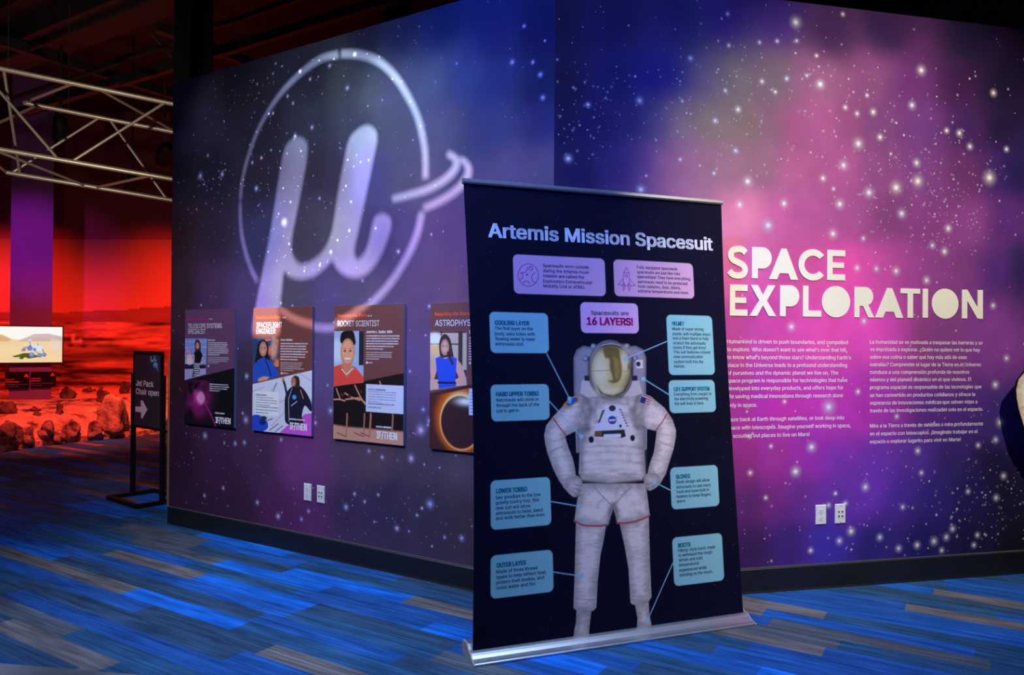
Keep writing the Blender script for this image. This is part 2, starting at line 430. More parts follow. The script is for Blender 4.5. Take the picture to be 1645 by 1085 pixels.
# ------------------------------------------------------------------ floor
def carpet():
    t = NT('carpet_planks'); tc = t.n('ShaderNodeTexCoord').outputs['Object']
    sp = t.n('ShaderNodeSeparateXYZ'); t.l(tc, sp.inputs[0]); x, y = sp.outputs[0], sp.outputs[1]
    row = t.math('FLOOR', t.math('DIVIDE', y, .125)); pair = t.math('FLOOR', t.math('DIVIDE', t.math('ADD', row, 1.), 2.))
    w1 = t.n('ShaderNodeTexWhiteNoise', noise_dimensions='1D'); t.l(pair, w1.inputs['W'])
    w3 = t.n('ShaderNodeTexWhiteNoise', noise_dimensions='1D'); t.l(t.math('ADD', row, 71.3), w3.inputs['W'])
    xs = t.math('DIVIDE', t.math('ADD', x, t.math('ADD', t.math('MULTIPLY', w1.outputs[0], 3.1), t.math('MULTIPLY', w3.outputs[0], .3))), .95)
    cell = t.math('FLOOR', xs)
    cb = t.n('ShaderNodeCombineXYZ'); t.l(row, cb.inputs[0]); t.l(cell, cb.inputs[1])
    w2 = t.n('ShaderNodeTexWhiteNoise', noise_dimensions='3D'); t.l(cb.outputs[0], w2.inputs['Vector'])
    pal = t.ramp(w2.outputs[0], [(0., (.012, .14, .60)), (.11, (.018, .085, .30)), (.30, (.024, .085, .19)), (.56, (.016, .10, .38)),
                                 (.66, (.15, .135, .14)), (.78, (.030, .07, .14)), (.91, (.085, .10, .13))], 'CONSTANT')
    mp = t.n('ShaderNodeMapping'); mp.inputs['Scale'].default_value = (1.2, 85, 1); t.l(tc, mp.inputs[0])
    st = t.noise(1., mp.outputs[0], 3, .6)
    mp2 = t.n('ShaderNodeMapping'); mp2.inputs['Scale'].default_value = (3., 24, 1); t.l(tc, mp2.inputs[0])
    st2 = t.noise(1., mp2.outputs[0], 2)
    fz = t.noise(420, tc, 1)
    lo = t.noise(1.1, tc, 2)
    k = t.math('MULTIPLY', t.math('MULTIPLY_ADD', st, 2.0, .0), t.math('MULTIPLY', t.math('MULTIPLY_ADD', fz, 1.2, .4), t.math('MULTIPLY', t.math('MULTIPLY_ADD', st2, 1.7, .15), t.math('MULTIPLY_ADD', lo, 1.1, .42))))
    cc = t.n('ShaderNodeCombineColor')
    for i in range(3): t.l(k, cc.inputs[i])
    t.l(t.mixc(1., pal, cc.outputs[0], 'MULTIPLY'), t.b.inputs['Base Color'])
    t.b.inputs['Roughness'].default_value = .95; t.b.inputs['Specular IOR Level'].default_value = .1
    b = t.n('ShaderNodeBump'); b.inputs['Strength'].default_value = .4; b.inputs['Distance'].default_value = .004
    t.l(t.math('ADD', fz, st), b.inputs['Height']); t.l(b.outputs[0], t.b.inputs['Normal'])
    return t.m
fm = FL.M.copy(); fm.translation = Vector((Cn[0], Cn[1], 0))
struct(MB().box((-16, -14, -.1), (12, 14, 0)).build('floor', carpet(), M=fm))

# ------------------------------------------------------------------ galaxy walls
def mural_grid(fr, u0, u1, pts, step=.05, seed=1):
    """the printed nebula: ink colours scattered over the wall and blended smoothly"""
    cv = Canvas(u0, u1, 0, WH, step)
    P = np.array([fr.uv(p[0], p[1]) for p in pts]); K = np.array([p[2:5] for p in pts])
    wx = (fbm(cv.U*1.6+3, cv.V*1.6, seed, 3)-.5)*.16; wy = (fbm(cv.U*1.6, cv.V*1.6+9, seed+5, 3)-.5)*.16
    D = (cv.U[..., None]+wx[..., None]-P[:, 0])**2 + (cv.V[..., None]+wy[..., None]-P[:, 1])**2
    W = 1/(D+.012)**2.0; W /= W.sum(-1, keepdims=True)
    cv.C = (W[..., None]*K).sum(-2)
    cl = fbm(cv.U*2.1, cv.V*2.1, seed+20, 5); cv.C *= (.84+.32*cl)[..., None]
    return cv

# (pixel, ink colour in linear reflectance, with some lamp falloff worked in)
INK_LIT_L = [(590,57,0.01,0.011,0.039),(640,57,0.01,0.018,0.073),(700,57,0.012,0.024,0.121),(780,57,0.015,0.02,0.118),(860,57,0.009,0.009,0.075),(310,137,0.101,0.101,0.151),(400,137,0.013,0.012,0.026),
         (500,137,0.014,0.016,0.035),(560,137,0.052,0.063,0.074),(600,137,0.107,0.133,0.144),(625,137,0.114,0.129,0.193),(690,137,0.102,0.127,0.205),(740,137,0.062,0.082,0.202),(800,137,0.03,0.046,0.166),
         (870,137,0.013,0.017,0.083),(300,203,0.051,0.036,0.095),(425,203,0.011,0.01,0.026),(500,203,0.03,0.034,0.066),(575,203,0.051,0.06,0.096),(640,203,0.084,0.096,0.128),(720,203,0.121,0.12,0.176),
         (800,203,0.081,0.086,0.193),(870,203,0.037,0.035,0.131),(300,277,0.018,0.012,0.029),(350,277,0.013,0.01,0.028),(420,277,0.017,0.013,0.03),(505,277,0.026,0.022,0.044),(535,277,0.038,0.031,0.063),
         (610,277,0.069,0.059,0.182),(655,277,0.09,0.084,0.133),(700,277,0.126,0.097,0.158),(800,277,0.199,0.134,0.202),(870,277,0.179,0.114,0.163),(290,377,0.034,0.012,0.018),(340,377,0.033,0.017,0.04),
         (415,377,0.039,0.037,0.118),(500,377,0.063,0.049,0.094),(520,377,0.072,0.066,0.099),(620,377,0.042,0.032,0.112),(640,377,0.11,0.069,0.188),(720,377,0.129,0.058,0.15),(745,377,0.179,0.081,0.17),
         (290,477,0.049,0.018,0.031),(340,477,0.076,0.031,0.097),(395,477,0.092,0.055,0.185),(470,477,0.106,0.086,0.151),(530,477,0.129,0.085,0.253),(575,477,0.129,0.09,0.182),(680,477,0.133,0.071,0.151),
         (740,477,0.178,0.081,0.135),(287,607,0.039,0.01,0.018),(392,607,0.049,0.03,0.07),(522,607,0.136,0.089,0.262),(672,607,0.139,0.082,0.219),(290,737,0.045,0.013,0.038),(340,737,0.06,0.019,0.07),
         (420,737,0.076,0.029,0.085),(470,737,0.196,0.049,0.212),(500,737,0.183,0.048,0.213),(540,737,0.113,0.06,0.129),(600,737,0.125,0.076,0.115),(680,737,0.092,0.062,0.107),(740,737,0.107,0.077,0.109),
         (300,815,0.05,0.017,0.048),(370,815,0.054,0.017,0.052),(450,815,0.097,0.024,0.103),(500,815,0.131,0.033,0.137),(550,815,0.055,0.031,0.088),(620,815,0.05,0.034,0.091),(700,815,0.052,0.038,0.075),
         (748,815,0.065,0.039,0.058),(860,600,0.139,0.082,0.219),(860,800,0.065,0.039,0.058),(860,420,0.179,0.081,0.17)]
INK_LIT_R = [(900,30,0.014,0.008,0.042),(1000,30,0.017,0.012,0.08),(1100,30,0.034,0.017,0.135),(1180,30,0.068,0.028,0.208),(1260,30,0.078,0.026,0.232),(1340,60,0.046,0.011,0.084),(1420,60,0.025,0.007,0.067),
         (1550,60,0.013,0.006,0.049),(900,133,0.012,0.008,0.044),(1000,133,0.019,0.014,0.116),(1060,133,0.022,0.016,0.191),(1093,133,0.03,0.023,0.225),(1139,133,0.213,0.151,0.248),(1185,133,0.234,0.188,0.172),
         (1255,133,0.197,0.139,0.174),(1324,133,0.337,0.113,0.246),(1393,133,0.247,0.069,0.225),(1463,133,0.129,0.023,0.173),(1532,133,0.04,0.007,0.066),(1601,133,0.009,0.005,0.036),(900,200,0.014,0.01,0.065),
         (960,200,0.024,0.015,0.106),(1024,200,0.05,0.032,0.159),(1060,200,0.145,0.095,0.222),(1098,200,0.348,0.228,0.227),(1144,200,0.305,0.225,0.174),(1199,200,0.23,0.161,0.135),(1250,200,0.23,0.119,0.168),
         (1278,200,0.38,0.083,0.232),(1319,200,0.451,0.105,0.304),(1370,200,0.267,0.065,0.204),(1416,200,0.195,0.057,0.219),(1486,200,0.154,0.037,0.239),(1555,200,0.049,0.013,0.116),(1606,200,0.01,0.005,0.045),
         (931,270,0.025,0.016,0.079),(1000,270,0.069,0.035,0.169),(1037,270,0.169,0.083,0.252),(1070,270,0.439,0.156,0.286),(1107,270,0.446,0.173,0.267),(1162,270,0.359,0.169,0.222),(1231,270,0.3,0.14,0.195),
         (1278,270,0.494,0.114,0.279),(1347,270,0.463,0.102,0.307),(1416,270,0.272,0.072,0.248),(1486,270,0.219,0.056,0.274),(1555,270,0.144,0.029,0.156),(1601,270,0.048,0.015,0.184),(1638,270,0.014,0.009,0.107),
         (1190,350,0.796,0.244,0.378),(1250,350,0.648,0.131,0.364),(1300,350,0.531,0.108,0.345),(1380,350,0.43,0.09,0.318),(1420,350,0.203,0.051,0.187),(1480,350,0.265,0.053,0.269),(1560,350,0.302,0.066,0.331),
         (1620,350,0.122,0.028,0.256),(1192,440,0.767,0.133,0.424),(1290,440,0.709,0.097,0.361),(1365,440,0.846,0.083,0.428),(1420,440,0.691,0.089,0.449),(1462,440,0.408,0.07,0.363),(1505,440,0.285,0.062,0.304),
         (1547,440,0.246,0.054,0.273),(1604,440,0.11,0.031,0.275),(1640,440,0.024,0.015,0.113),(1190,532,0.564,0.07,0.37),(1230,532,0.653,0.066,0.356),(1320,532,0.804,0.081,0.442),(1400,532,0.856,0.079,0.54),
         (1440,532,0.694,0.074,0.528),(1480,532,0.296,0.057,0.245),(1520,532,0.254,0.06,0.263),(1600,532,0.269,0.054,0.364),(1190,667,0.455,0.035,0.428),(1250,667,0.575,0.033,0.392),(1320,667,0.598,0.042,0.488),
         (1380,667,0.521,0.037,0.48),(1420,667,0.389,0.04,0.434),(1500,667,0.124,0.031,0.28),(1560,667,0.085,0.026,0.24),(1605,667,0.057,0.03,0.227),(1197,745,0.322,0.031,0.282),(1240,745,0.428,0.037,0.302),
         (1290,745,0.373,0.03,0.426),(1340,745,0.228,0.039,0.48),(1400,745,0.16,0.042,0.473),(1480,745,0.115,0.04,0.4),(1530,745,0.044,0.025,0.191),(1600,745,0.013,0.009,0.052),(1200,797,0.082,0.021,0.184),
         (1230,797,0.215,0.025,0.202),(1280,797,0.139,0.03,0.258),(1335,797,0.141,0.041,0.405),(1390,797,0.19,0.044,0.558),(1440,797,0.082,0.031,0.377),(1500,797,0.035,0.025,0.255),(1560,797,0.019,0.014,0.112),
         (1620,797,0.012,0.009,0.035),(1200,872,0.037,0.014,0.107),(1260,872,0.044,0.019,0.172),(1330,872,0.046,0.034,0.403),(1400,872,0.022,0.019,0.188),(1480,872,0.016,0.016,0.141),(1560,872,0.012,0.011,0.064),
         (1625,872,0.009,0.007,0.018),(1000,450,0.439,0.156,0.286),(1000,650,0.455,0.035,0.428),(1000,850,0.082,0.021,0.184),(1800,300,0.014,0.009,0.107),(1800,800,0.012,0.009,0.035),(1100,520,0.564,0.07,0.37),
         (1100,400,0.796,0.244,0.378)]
def stars(fr, u0, u1, listed, n, clusters, seed):
    r = np.random.default_rng(seed); mb = MB(); S_ = []
    for px, py, s in listed:
        u, v = fr.uv(px, py); S_.append((u, v, .0062*s*(fr is FL and .9 or 1.), 1.))
    for i in range(n):
        if r.random() < .55 and clusters:
            c = clusters[r.integers(len(clusters))]; u, v = fr.uv(c[0]+r.normal()*c[2], c[1]+r.normal()*c[2])
        else: u, v = u0+(u1-u0)*r.random(), .15+(WH-.15)*r.random()
        S_.append((u, v, .0045+.011*r.random()**3, .22+.6*r.random()**2))
    for i, (u, v, rad, a) in enumerate(S_):
        big = rad > .012; 
        if not (u0+rad < u < u1-rad and .14+rad < v < WH-rad-.005): continue
        seg = 14 if big else 7
        rings = [(0, 1.), (.12, .95), (.22, .60), (.40, .27), (.68, .08), (1., 0)] if big else [(0, 1.), (.4, .75), (1., 0)]
        tint = np.array(([[.62, .54, 1.], [.50, .50, 1.], [.74, .55, 1.], [.46, .52, 1.]] if fr is FL else [[1., .84, .95], [.92, .80, 1.], [1., .90, .92], [.78, .76, 1.]])[r.integers(4)])
        V, Cc, fs = [(u, -.0006-.0000004*i, v)], [(*tint, a)], []
        for k, (q, al) in enumerate(rings[1:]):
            t = np.arange(seg)*2*math.pi/seg
            V += [(u+rad*q*math.cos(x), -.0006-.0000004*i, v+rad*q*math.sin(x)) for x in t]; Cc += [(*tint, al*a)]*seg
            b = 1+(k-1)*seg
            for j in range(seg):
                if k == 0: fs.append((0, 1+j, 1+(j+1) % seg))
                else: fs.append((b+j, b+seg+j, b+seg+(j+1) % seg, b+(j+1) % seg))
        mb.add(V, fs, 0, Cc)
    return mb
def crop(x0, y0, k, L): return [(x0+x/k, y0+y/k, s) for x, y, s in L]
ST_R = crop(880, 0, 2.009, [(800,72,9),(580,45,4),(460,188,5),(296,325,6),(66,512,6),(130,338,4),(879,272,8),(691,263,5),(771,254,5),(734,297,4),(1205,227,8),(1175,340,7),(1050,362,6),(1002,464,9),(960,347,5),(998,367,5),(1030,308,4),(1072,443,6),(1287,422,5),(1328,430,6),(1362,473,6),(1425,574,11),(1438,300,6),(1480,482,5),(1190,526,7),(1194,585,10),(1124,606,10),(1036,622,9),(954,534,8),(888,576,6),(645,586,8),(619,661,7),(711,728,10),(762,657,7),(942,659,8),(920,755,8),(1142,690,8),(1292,738,7),(1241,793,6),(1280,812,7),(1018,770,5),(998,865,6),(1060,868,6),(1124,875,7),(1222,905,7),(1437,987,6),(1020,1037,6),(786,1055,7),(606,487,5),(540,390,5),(614,354,6),(573,293,4),(427,515,4),(434,327,3),(300,612,7),(536,560,4),(683,137,4),(740,133,4),(584,147,4),(803,132,4),(952,46,4),(867,180,4),(836,244,4),(1107,497,3),(922,610,4)])
ST_R += crop(1160, 530, 3.392, [(580,421,11),(487,640,8),(1488,300,7),(1515,505,8),(1549,155,6),(740,338,5),(951,473,5),(1066,660,6),(1490,600,6),(266,635,4),(1395,630,5),(340,392,4),(145,580,4)])
ST_R += crop(1180, 860, 3.5376, [(595,33,6),(432,88,5),(825,13,6),(1133,35,7),(1203,12,6),(1037,57,6),(932,76,6),(1360,57,5),(1177,87,5)])
ST_R += [(1278,758,8),(1367,854,7),(1342,793,4),(1331,812,5),(1358,809,5),(1390,783,7),(1480,760,5),(1555,790,5),(1600,800,6),(1612,765,6),(1205,760,5),(1230,800,4),(1450,815,5),(1530,850,6),(1570,860,5)]
ST_L = crop(370, 60, 2.26, [(196,672,8),(425,184,6),(235,357,5),(297,327,5),(95,549,6),(228,240,4),(208,214,4),(155,276,4),(361,103,5),(452,62,4),(253,123,4),(290,152,4),(113,438,4),(148,410,3),(80,455,4),(324,585,4),(610,778,5),(730,716,3),(480,884,4),(365,780,4),(325,828,3),(432,702,3),(552,228,3),(822,95,3),(165,95,3),(98,170,3),(188,105,3),(155,132,3)])
ST_L += crop(0, 780, 2.164, [(711,36,5),(776,10,5),(895,60,6),(967,108,7),(1048,118,5),(1073,90,5),(1203,76,7),(1233,30,5),(1268,57,4),(1315,33,4),(1495,65,9),(1467,80,4),(1450,104,4),(1380,150,6),(1605,184,6),(1546,181,4),(1422,160,3),(1302,127,3),(1502,212,3)])
ST_L += crop(280, 470, 4.342, [(505,585,7),(500,890,9),(215,1000,8),(425,1055,6),(490,1048,6),(745,1027,5),(985,910,5),(350,1050,4),(478,843,4),(188,88,3),(745,75,4),(825,92,4)])
ST_L += crop(520, 470, 4.02, [(627,890,11),(45,765,8),(685,830,7),(643,757,5),(565,1072,8),(557,510,4),(683,90,5),(293,1025,5),(25,600,4),(378,1065,5),(672,857,4)])
ST_L += [(322,283,8),(357,280,6),(823,100,5),(842,42,4),(868,120,5),(856,100,4),(872,157,5),(334,250,4),(360,195,3)]

def galaxy_wall(name, fr, u0, u1, ink, st, n, cl, seed, txt):
    o = struct(MB().box((u0, .004, 0), (u1, .14, WH)).build(name, M_DARK, M=fr.M), txt)
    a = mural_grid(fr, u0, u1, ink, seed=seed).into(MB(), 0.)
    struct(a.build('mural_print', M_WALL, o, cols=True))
    struct(stars(fr, u0, u1, st, n, cl, seed).build('star_print', M_STAR, o, cols=True))
    return o
galaxy_wall('wall_left', FL, -LL, 0, INK_LIT_L, ST_L, 850, [(450,220,60),(420,330,50),(330,300,30),(340,710,40),(500,850,60),(690,800,50),(470,420,60),(380,160,40),(600,130,70)], 3,
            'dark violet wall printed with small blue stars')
galaxy_wall('wall_right', FR, 0, 5.2, INK_LIT_R, ST_R, 1500, [(1450,350,60),(1550,300,50),(1480,270,50),(1100,150,60),(1430,820,60),(1560,800,50),(1400,230,50),(1330,170,60),(1180,180,60),(1520,360,30),(950,180,40),(1600,780,40)], 11,
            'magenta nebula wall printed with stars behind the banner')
for nm, fr, u0, u1, h in (('baseboard_left', FL, -LL, .004, .13), ('baseboard_right', FR, -.004, 5.2, .139)):
    struct(MB().prof([(0, 0), (0, h), (-.006, h), (-.011, h-.006), (-.012, .012), (-.016, 0)], u0, u1).build(nm, M_BASE, M=fr.M))
    struct(MB().box((u0, -.008, h), (u1, .0, h+.006)).build('trim_1', M_LIP_LIGHT, M=fr.M))  # paler strip: light caught by the baseboard lip, put into its colour
# oak guard on the free end of the left wall
g0, g1 = FL.uv(277, 815)[1], FL.uv(277, 577)[1]
tag(MB().box((-LL-.022, -.006, g0), (-LL, .13, g1)).build('corner_guard', M_WOOD, M=FL.M, bevel=.003), 'narrow tan wooden corner guard on the end of the violet wall', 'corner guard')

# ------------------------------------------------------------------ SPACE EXPLORATION lettering
def arc(cx, cy, rx, ry, a0, a1, n=24):
    t = np.radians(np.linspace(a0, a1, n)); return [(cx+rx*math.cos(x), cy+ry*math.sin(x)) for x in t]
def L_E(s=.30, k=.2): return [(0,0),(1,0),(1,k),(s,k),(s,.41),(.93,.41),(.93,.59),(s,.59),(s,1-k),(1,1-k),(1,1),(0,1)]
LET = {
 'E': [L_E()],
 'P': [[(0,0),(.30,0),(.30,.32)] + arc(.55,.66,.45,.34,-90,90,20) + [(0,1)]],
 'A': [[(0,0),(.27,0),(.36,.2),(.66,.2),(.74,0),(1,0),(.60,1),(.42,1)]],
 'X': [[(0,0),(.28,0),(.5,.35),(.72,0),(1,0),(.65,.5),(.97,1),(.69,1),(.5,.68),(.31,1),(.03,1),(.36,.5)]],
 'L': [[(0,0),(1,0),(1,.2),(.30,.2),(.30,1),(0,1)]],
 'O': [arc(.5,.5,.5,.5,0,360,49)[:-1]],
 'R': [[(0,0),(.26,0),(.26,.38),(.44,.38),(.70,0),(1,0),(.70,.42)] + arc(.55,.69,.40,.31,-55,90,18) + [(0,1)]],
 'T': [[(.36,0),(.64,0),(.64,.83),(1,.83),(1,1),(0,1),(0,.83),(.36,.83)]],
 'I': [[(0,0),(1,0),(1,1),(0,1)]],
 'N': [[(0,0),(.25,0),(.25,.62),(.74,0),(1,0),(1,1),(.75,1),(.75,.38),(.26,1),(0,1)]],
 'C': [arc(.56,.5,.56,.5,40,320,34) + arc(.56,.5,.335,.29,318,42,30)],
}
def stroke(pts, w0):
    P = smooth_line(pts, 8); T = np.gradient(P, axis=0); T /= np.linalg.norm(T, axis=1)[:, None]; Nn = np.c_[-T[:, 1], T[:, 0]]
    return np.vstack([P+Nn*w0/2, (P-Nn*w0/2)[::-1]])
def letters(mb, row, x0, y0, k):
    for ch, xa, xb, ya, yb in row:
        a = FR.uv(x0+xa/k, y0+yb/k); b = FR.uv(x0+xb/k, y0+yb/k); c = FR.uv(x0+xa/k, y0+ya/k); wd, ht = b[0]-a[0], c[1]-a[1]
        if ch == 'S':
            q = stroke(np.array([(.90,.80),(.74,.885),(.52,.905),(.25,.86),(.14,.72),(.24,.58),(.50,.50),(.77,.41),(.87,.27),(.75,.13),(.48,.095),(.24,.13),(.07,.23)])*[wd, ht], .19*ht)
            mb.extr(q+a-OT, 0, .004)
        else:
            for lp in LET[ch]: mb.extr(np.array(lp)*[wd, ht]+a-OT, 0, .004)
OT = FR.uv(1375, 510)
mb = MB()
letters(mb, [('S',30,137,50,229),('P',160,268,58,228),('A',254,412,64,233),('C',414,554,67,239),('E',570,668,73,238)], 1160, 380, 3.392)
letters(mb, [('E',40,136,262,432),('X',148,292,264,433),('P',313,418,266,435),('L',438,538,269,437),('O',541,695,269,441),('R',718,826,275,441),('A',832,985,280,442),('T',969,1076,283,443),('I',1090,1119,285,443),('O',1140,1285,283,448),('N',1304,1418,290,447)], 1160, 380, 3.392)
TW = FR.sub(OT[0], OT[1], .0004)
tag(mb.build('wall_title', M_CREAM, M=TW.M), 'big cream SPACE EXPLORATION title on the magenta wall', 'lettering')

EN = ["Humankind is driven to push boundaries, and compelled|685|74", "to explore. Who doesn't want to see what's over that hill,|680|117", "to know what's beyond those stars? Understanding Earth's|702|160", "place in the Universe leads to a profound understanding|680|203", "of ourselves and the dynamic planet we live on. The|632|246", "space program is responsible for technologies that have|682|288", "developed into everyday products, and offers hope for|660|330", "life saving medical innovations through research done|658|374", "only in space.|190|422", "Gaze back at Earth through satellites, or look deep into|665|500", "space with telescopes. Imagine yourself working in space,|700|545", "or scouting out places to live on Mars!|476|590"]
ES = ["La humanidad se ve motivada a traspasar las barreras y se|1419|76", "ve impulsada a explorar. ¿Quién no quiere ver lo que hay|1405|116", "sobre esa colina o saber qué hay más allá de esas|1332|158", "estrellas? Comprender el lugar de la Tierra en el Universo|1410|199", "conduce a una comprensión profunda de nosotros|1346|241", "mismos y del planeta dinámico en el que vivimos. El|1358|282", "programa espacial es responsable de las tecnologías que|1412|324", "se han convertido en productos cotidianos y ofrece la|1378|367", "esperanza de innovaciones médicas que salvan vidas a|1390|409", "través de las investigaciones realizadas solo en el espacio.|1421|451", "Mira a la Tierra a través de satélites o mira profundamente|1421|534", "en el espacio con telescopios. ¡Imagínate trabajar en el|1392|577", "espacio o explorar lugares para vivir en Marte!|1300|620"]
for rows, lx, lab in ((EN[:9], 27, 'longer pale English paragraph on the magenta wall beside the banner'), (EN[9:], 27, 'short pale English paragraph on the magenta wall beside the banner'),
                      (ES[:10], 805, 'longer pale Spanish paragraph under the end of the big cream title'), (ES[10:], 805, 'short pale Spanish paragraph below the longer Spanish one')):
    o0 = FR.uv(1160+lx/3.392, 530+int(rows[-1].split('|')[2])/3.392); mb = MB()
    for q in rows:
        s, rx, by = q.split('|'); a = FR.uv(1160+lx/3.392, 530+int(by)/3.392)
        b = FR.uv(1160+int(rx)/3.392, 530+int(by)/3.392)
        mb.text(s, a[0]-o0[0], b[0]-o0[0], a[1]-o0[1], .0218, .0008, bold=.012)
    tag(mb.build('wall_text', M_WTEXT, M=FR.sub(*o0).M), lab, 'lettering')

# ------------------------------------------------------------------ outlets
def outlet(fr, px, py, kind, label, group):
    """wall plate whose middle is seen at the pixel"""
    u, v = fr.uv(px, py); f = fr.sub(u, v)
    r = empty('wall_outlet' if kind == 'duplex' else 'data_outlet', f.M)
    hw, hh = .035, .057
    mb = MB(); 
    for a, b, w0, w1 in ((hw, hh, 0, .004),):
        mb.extr([(-a,-b),(a,-b),(a,b),(-a,b)], w0, w1)
    A = [(-hw,-hh),(hw,-hh),(hw,hh),(-hw,hh)]; B = [(-hw+.004,-hh+.004),(hw-.004,-hh+.004),(hw-.004,hh-.004),(-hw+.004,hh-.004)]
    mb.add([(x,-.004,y) for x, y in A]+[(x,-.0075,y) for x, y in B], [(0,1,5,4),(1,2,6,5),(2,3,7,6),(3,0,4,7),(4,5,6,7)])
    mb.build('cover_plate', M_WHITE, r)
    if kind == 'duplex':
        for dz in (.021, -.021):
            q = MB().extr([(x*.0165, dz+y*.0145) for x, y in arc(0,0,1,1,0,360,21)[:-1]], .0075, .0092).build('socket', M_WHITE, r)
            sm = MB()
            for x, h in ((-.0065, .009), (.0065, .007)): sm.box((x-.0012, -.0095, dz+.001-h/2+.003), (x+.0012, -.0088, dz+.001+h/2+.003))
            sm.extr([(x*.0028, dz-.0075+y*.0028) for x, y in arc(0,0,1,1,0,360,13)[:-1]], .0088, .0095)
            sm.build('slot', M_SLOT, q)
        MB().extr([(x*.0025, y*.0025) for x, y in arc(0,0,1,1,0,360,11)[:-1]], .0075, .0085).build('screw', M_ALU, r)
    else:
        for x in (-.0115, .0115):
            for z in (.013, -.013):
                q = MB().box((x-.0085, -.009, z-.0105), (x+.0085, -.0074, z+.0105)).build('port', M_WHITE, r)
                MB().box((x-.0052, -.0094, z-.0055), (x+.0052, -.0086, z+.0045)).build('jack', M_SLOT, q)
        for z in (.048, -.048): MB().extr([(x*.0025, z+y*.0025) for x, y in arc(0,0,1,1,0,360,11)[:-1]], .0075, .0085).build('screw', M_ALU, r)
    return tag(r, label, 'outlet', group)
outlet(FL, 494.8, 791, 'duplex', 'white power outlet low on violet wall under the portrait posters', None)
outlet(FL, 516, 794.5, 'data', 'white data port plate low on violet wall under the portrait posters', None)
outlet(FR, 1318, 827, 'duplex', 'white power outlet low on magenta wall right of the banner', None)
outlet(FR, 1349, 825.5, 'data', 'white data port plate low on magenta wall right of the banner', None)

# ------------------------------------------------------------------ posters on the left wall
PZ0, PZ1 = .789, 1.648
SKIN = lin(214, 160, 130)
class Px:
    """draw on a canvas with pixels of a zoomed crop of the photograph"""
    def __init__(s, cv, fr, x0, y0, k): s.cv, s.fr, s.x0, s.y0, s.k = cv, fr, x0, y0, k
    def __call__(s, x, y): return s.fr.uv(s.x0+x/s.k, s.y0+y/s.k)
    def P(s, pts): return [s(*p) for p in pts]
    def poly(s, pts, col, **k): s.cv.poly(s.P(pts), col, **k)
    def ell(s, x, y, rx, ry, col, **k):
        a = s(x, y); b = s(x+rx, y); c = s(x, y-ry); s.cv.ell(a, (abs(b[0]-a[0]), abs(c[1]-a[1])), col, **k)
    def line(s, pts, w, col, **k): s.cv.line(s.P(pts), w, col, **k)
    def rect(s, x0, y0, x1, y1, col, **k): s.cv.rect(s(x0, y1), s(x1, y0), col, **k)
    def copy(s, x0, y0, x1, y1, n, col, **k):
        a = s(x0, y1); b = s(x1, y0); s.cv.copy_lines(a[0], b[0], a[1], b[1], n, col, **k)
def poster(s_left, s_right, ink, x0, y0, k, art, label, heads):
    fr = FL.sub(-(s_left+s_right)/2, (PZ0+PZ1)/2); hw, hh = (s_left-s_right)/2, (PZ1-PZ0)/2
    r = empty('wall_poster', fr.M)
    MB().box((-hw, -.018, -hh), (hw, 0, hh)).build('backing_board', plain('poster_edge_blue_lit', (.22, .26, .52), .5), r)  # board tinted blue in place of blue light on its edges
    cv = Canvas(-hw, hw, -hh, hh, .003, ink); p = Px(cv, fr, x0, y0, k); art(p); cv.C = np.clip(cv.C*1.25, 0, .95)
    mb = MB(); cv.into(mb, .0186)
    for t, xa, xb, yb, cap, mi, bd in heads:
        a = p(xa, yb); b = p(xb, yb); mb.text(t, a[0], min(b[0], hw-.004), a[1], cap, .0188, mi, bd)
    mb.build('printed_face', [M_PRINT, M_TITLE, M_MAG, M_ORANGE], r, cols=True)
    return tag(r, label, 'poster', 'portrait posters on the violet wall')
WHT = lin(228, 228, 240); BLK = lin(14, 12, 20)
def face(p, x, y, rx, ry, skin, hair, lips=(.35, .08, .07)):
    p.ell(x, y, rx, ry, lambda X, Y, d: skin*(.62+.38*sstep(0, .02, -d))[..., None], soft=.002)
    for dx in (-.38, .38):
        p.ell(x+dx*rx, y-.08*ry, rx*.17, ry*.06, lin(40, 26, 24)); p.line([(x+(dx-.2)*rx, y-.25*ry), (x+(dx+.2)*rx, y-.26*ry)], .0025, hair)
    p.line([(x+.03*rx, y), (x+.08*rx, y+.22*ry)], .002, skin*.6)
    p.ell(x, y+.5*ry, rx*.34, ry*.10, lips); p.ell(x, y+.48*ry, rx*.24, ry*.045, lin(240, 232, 228))
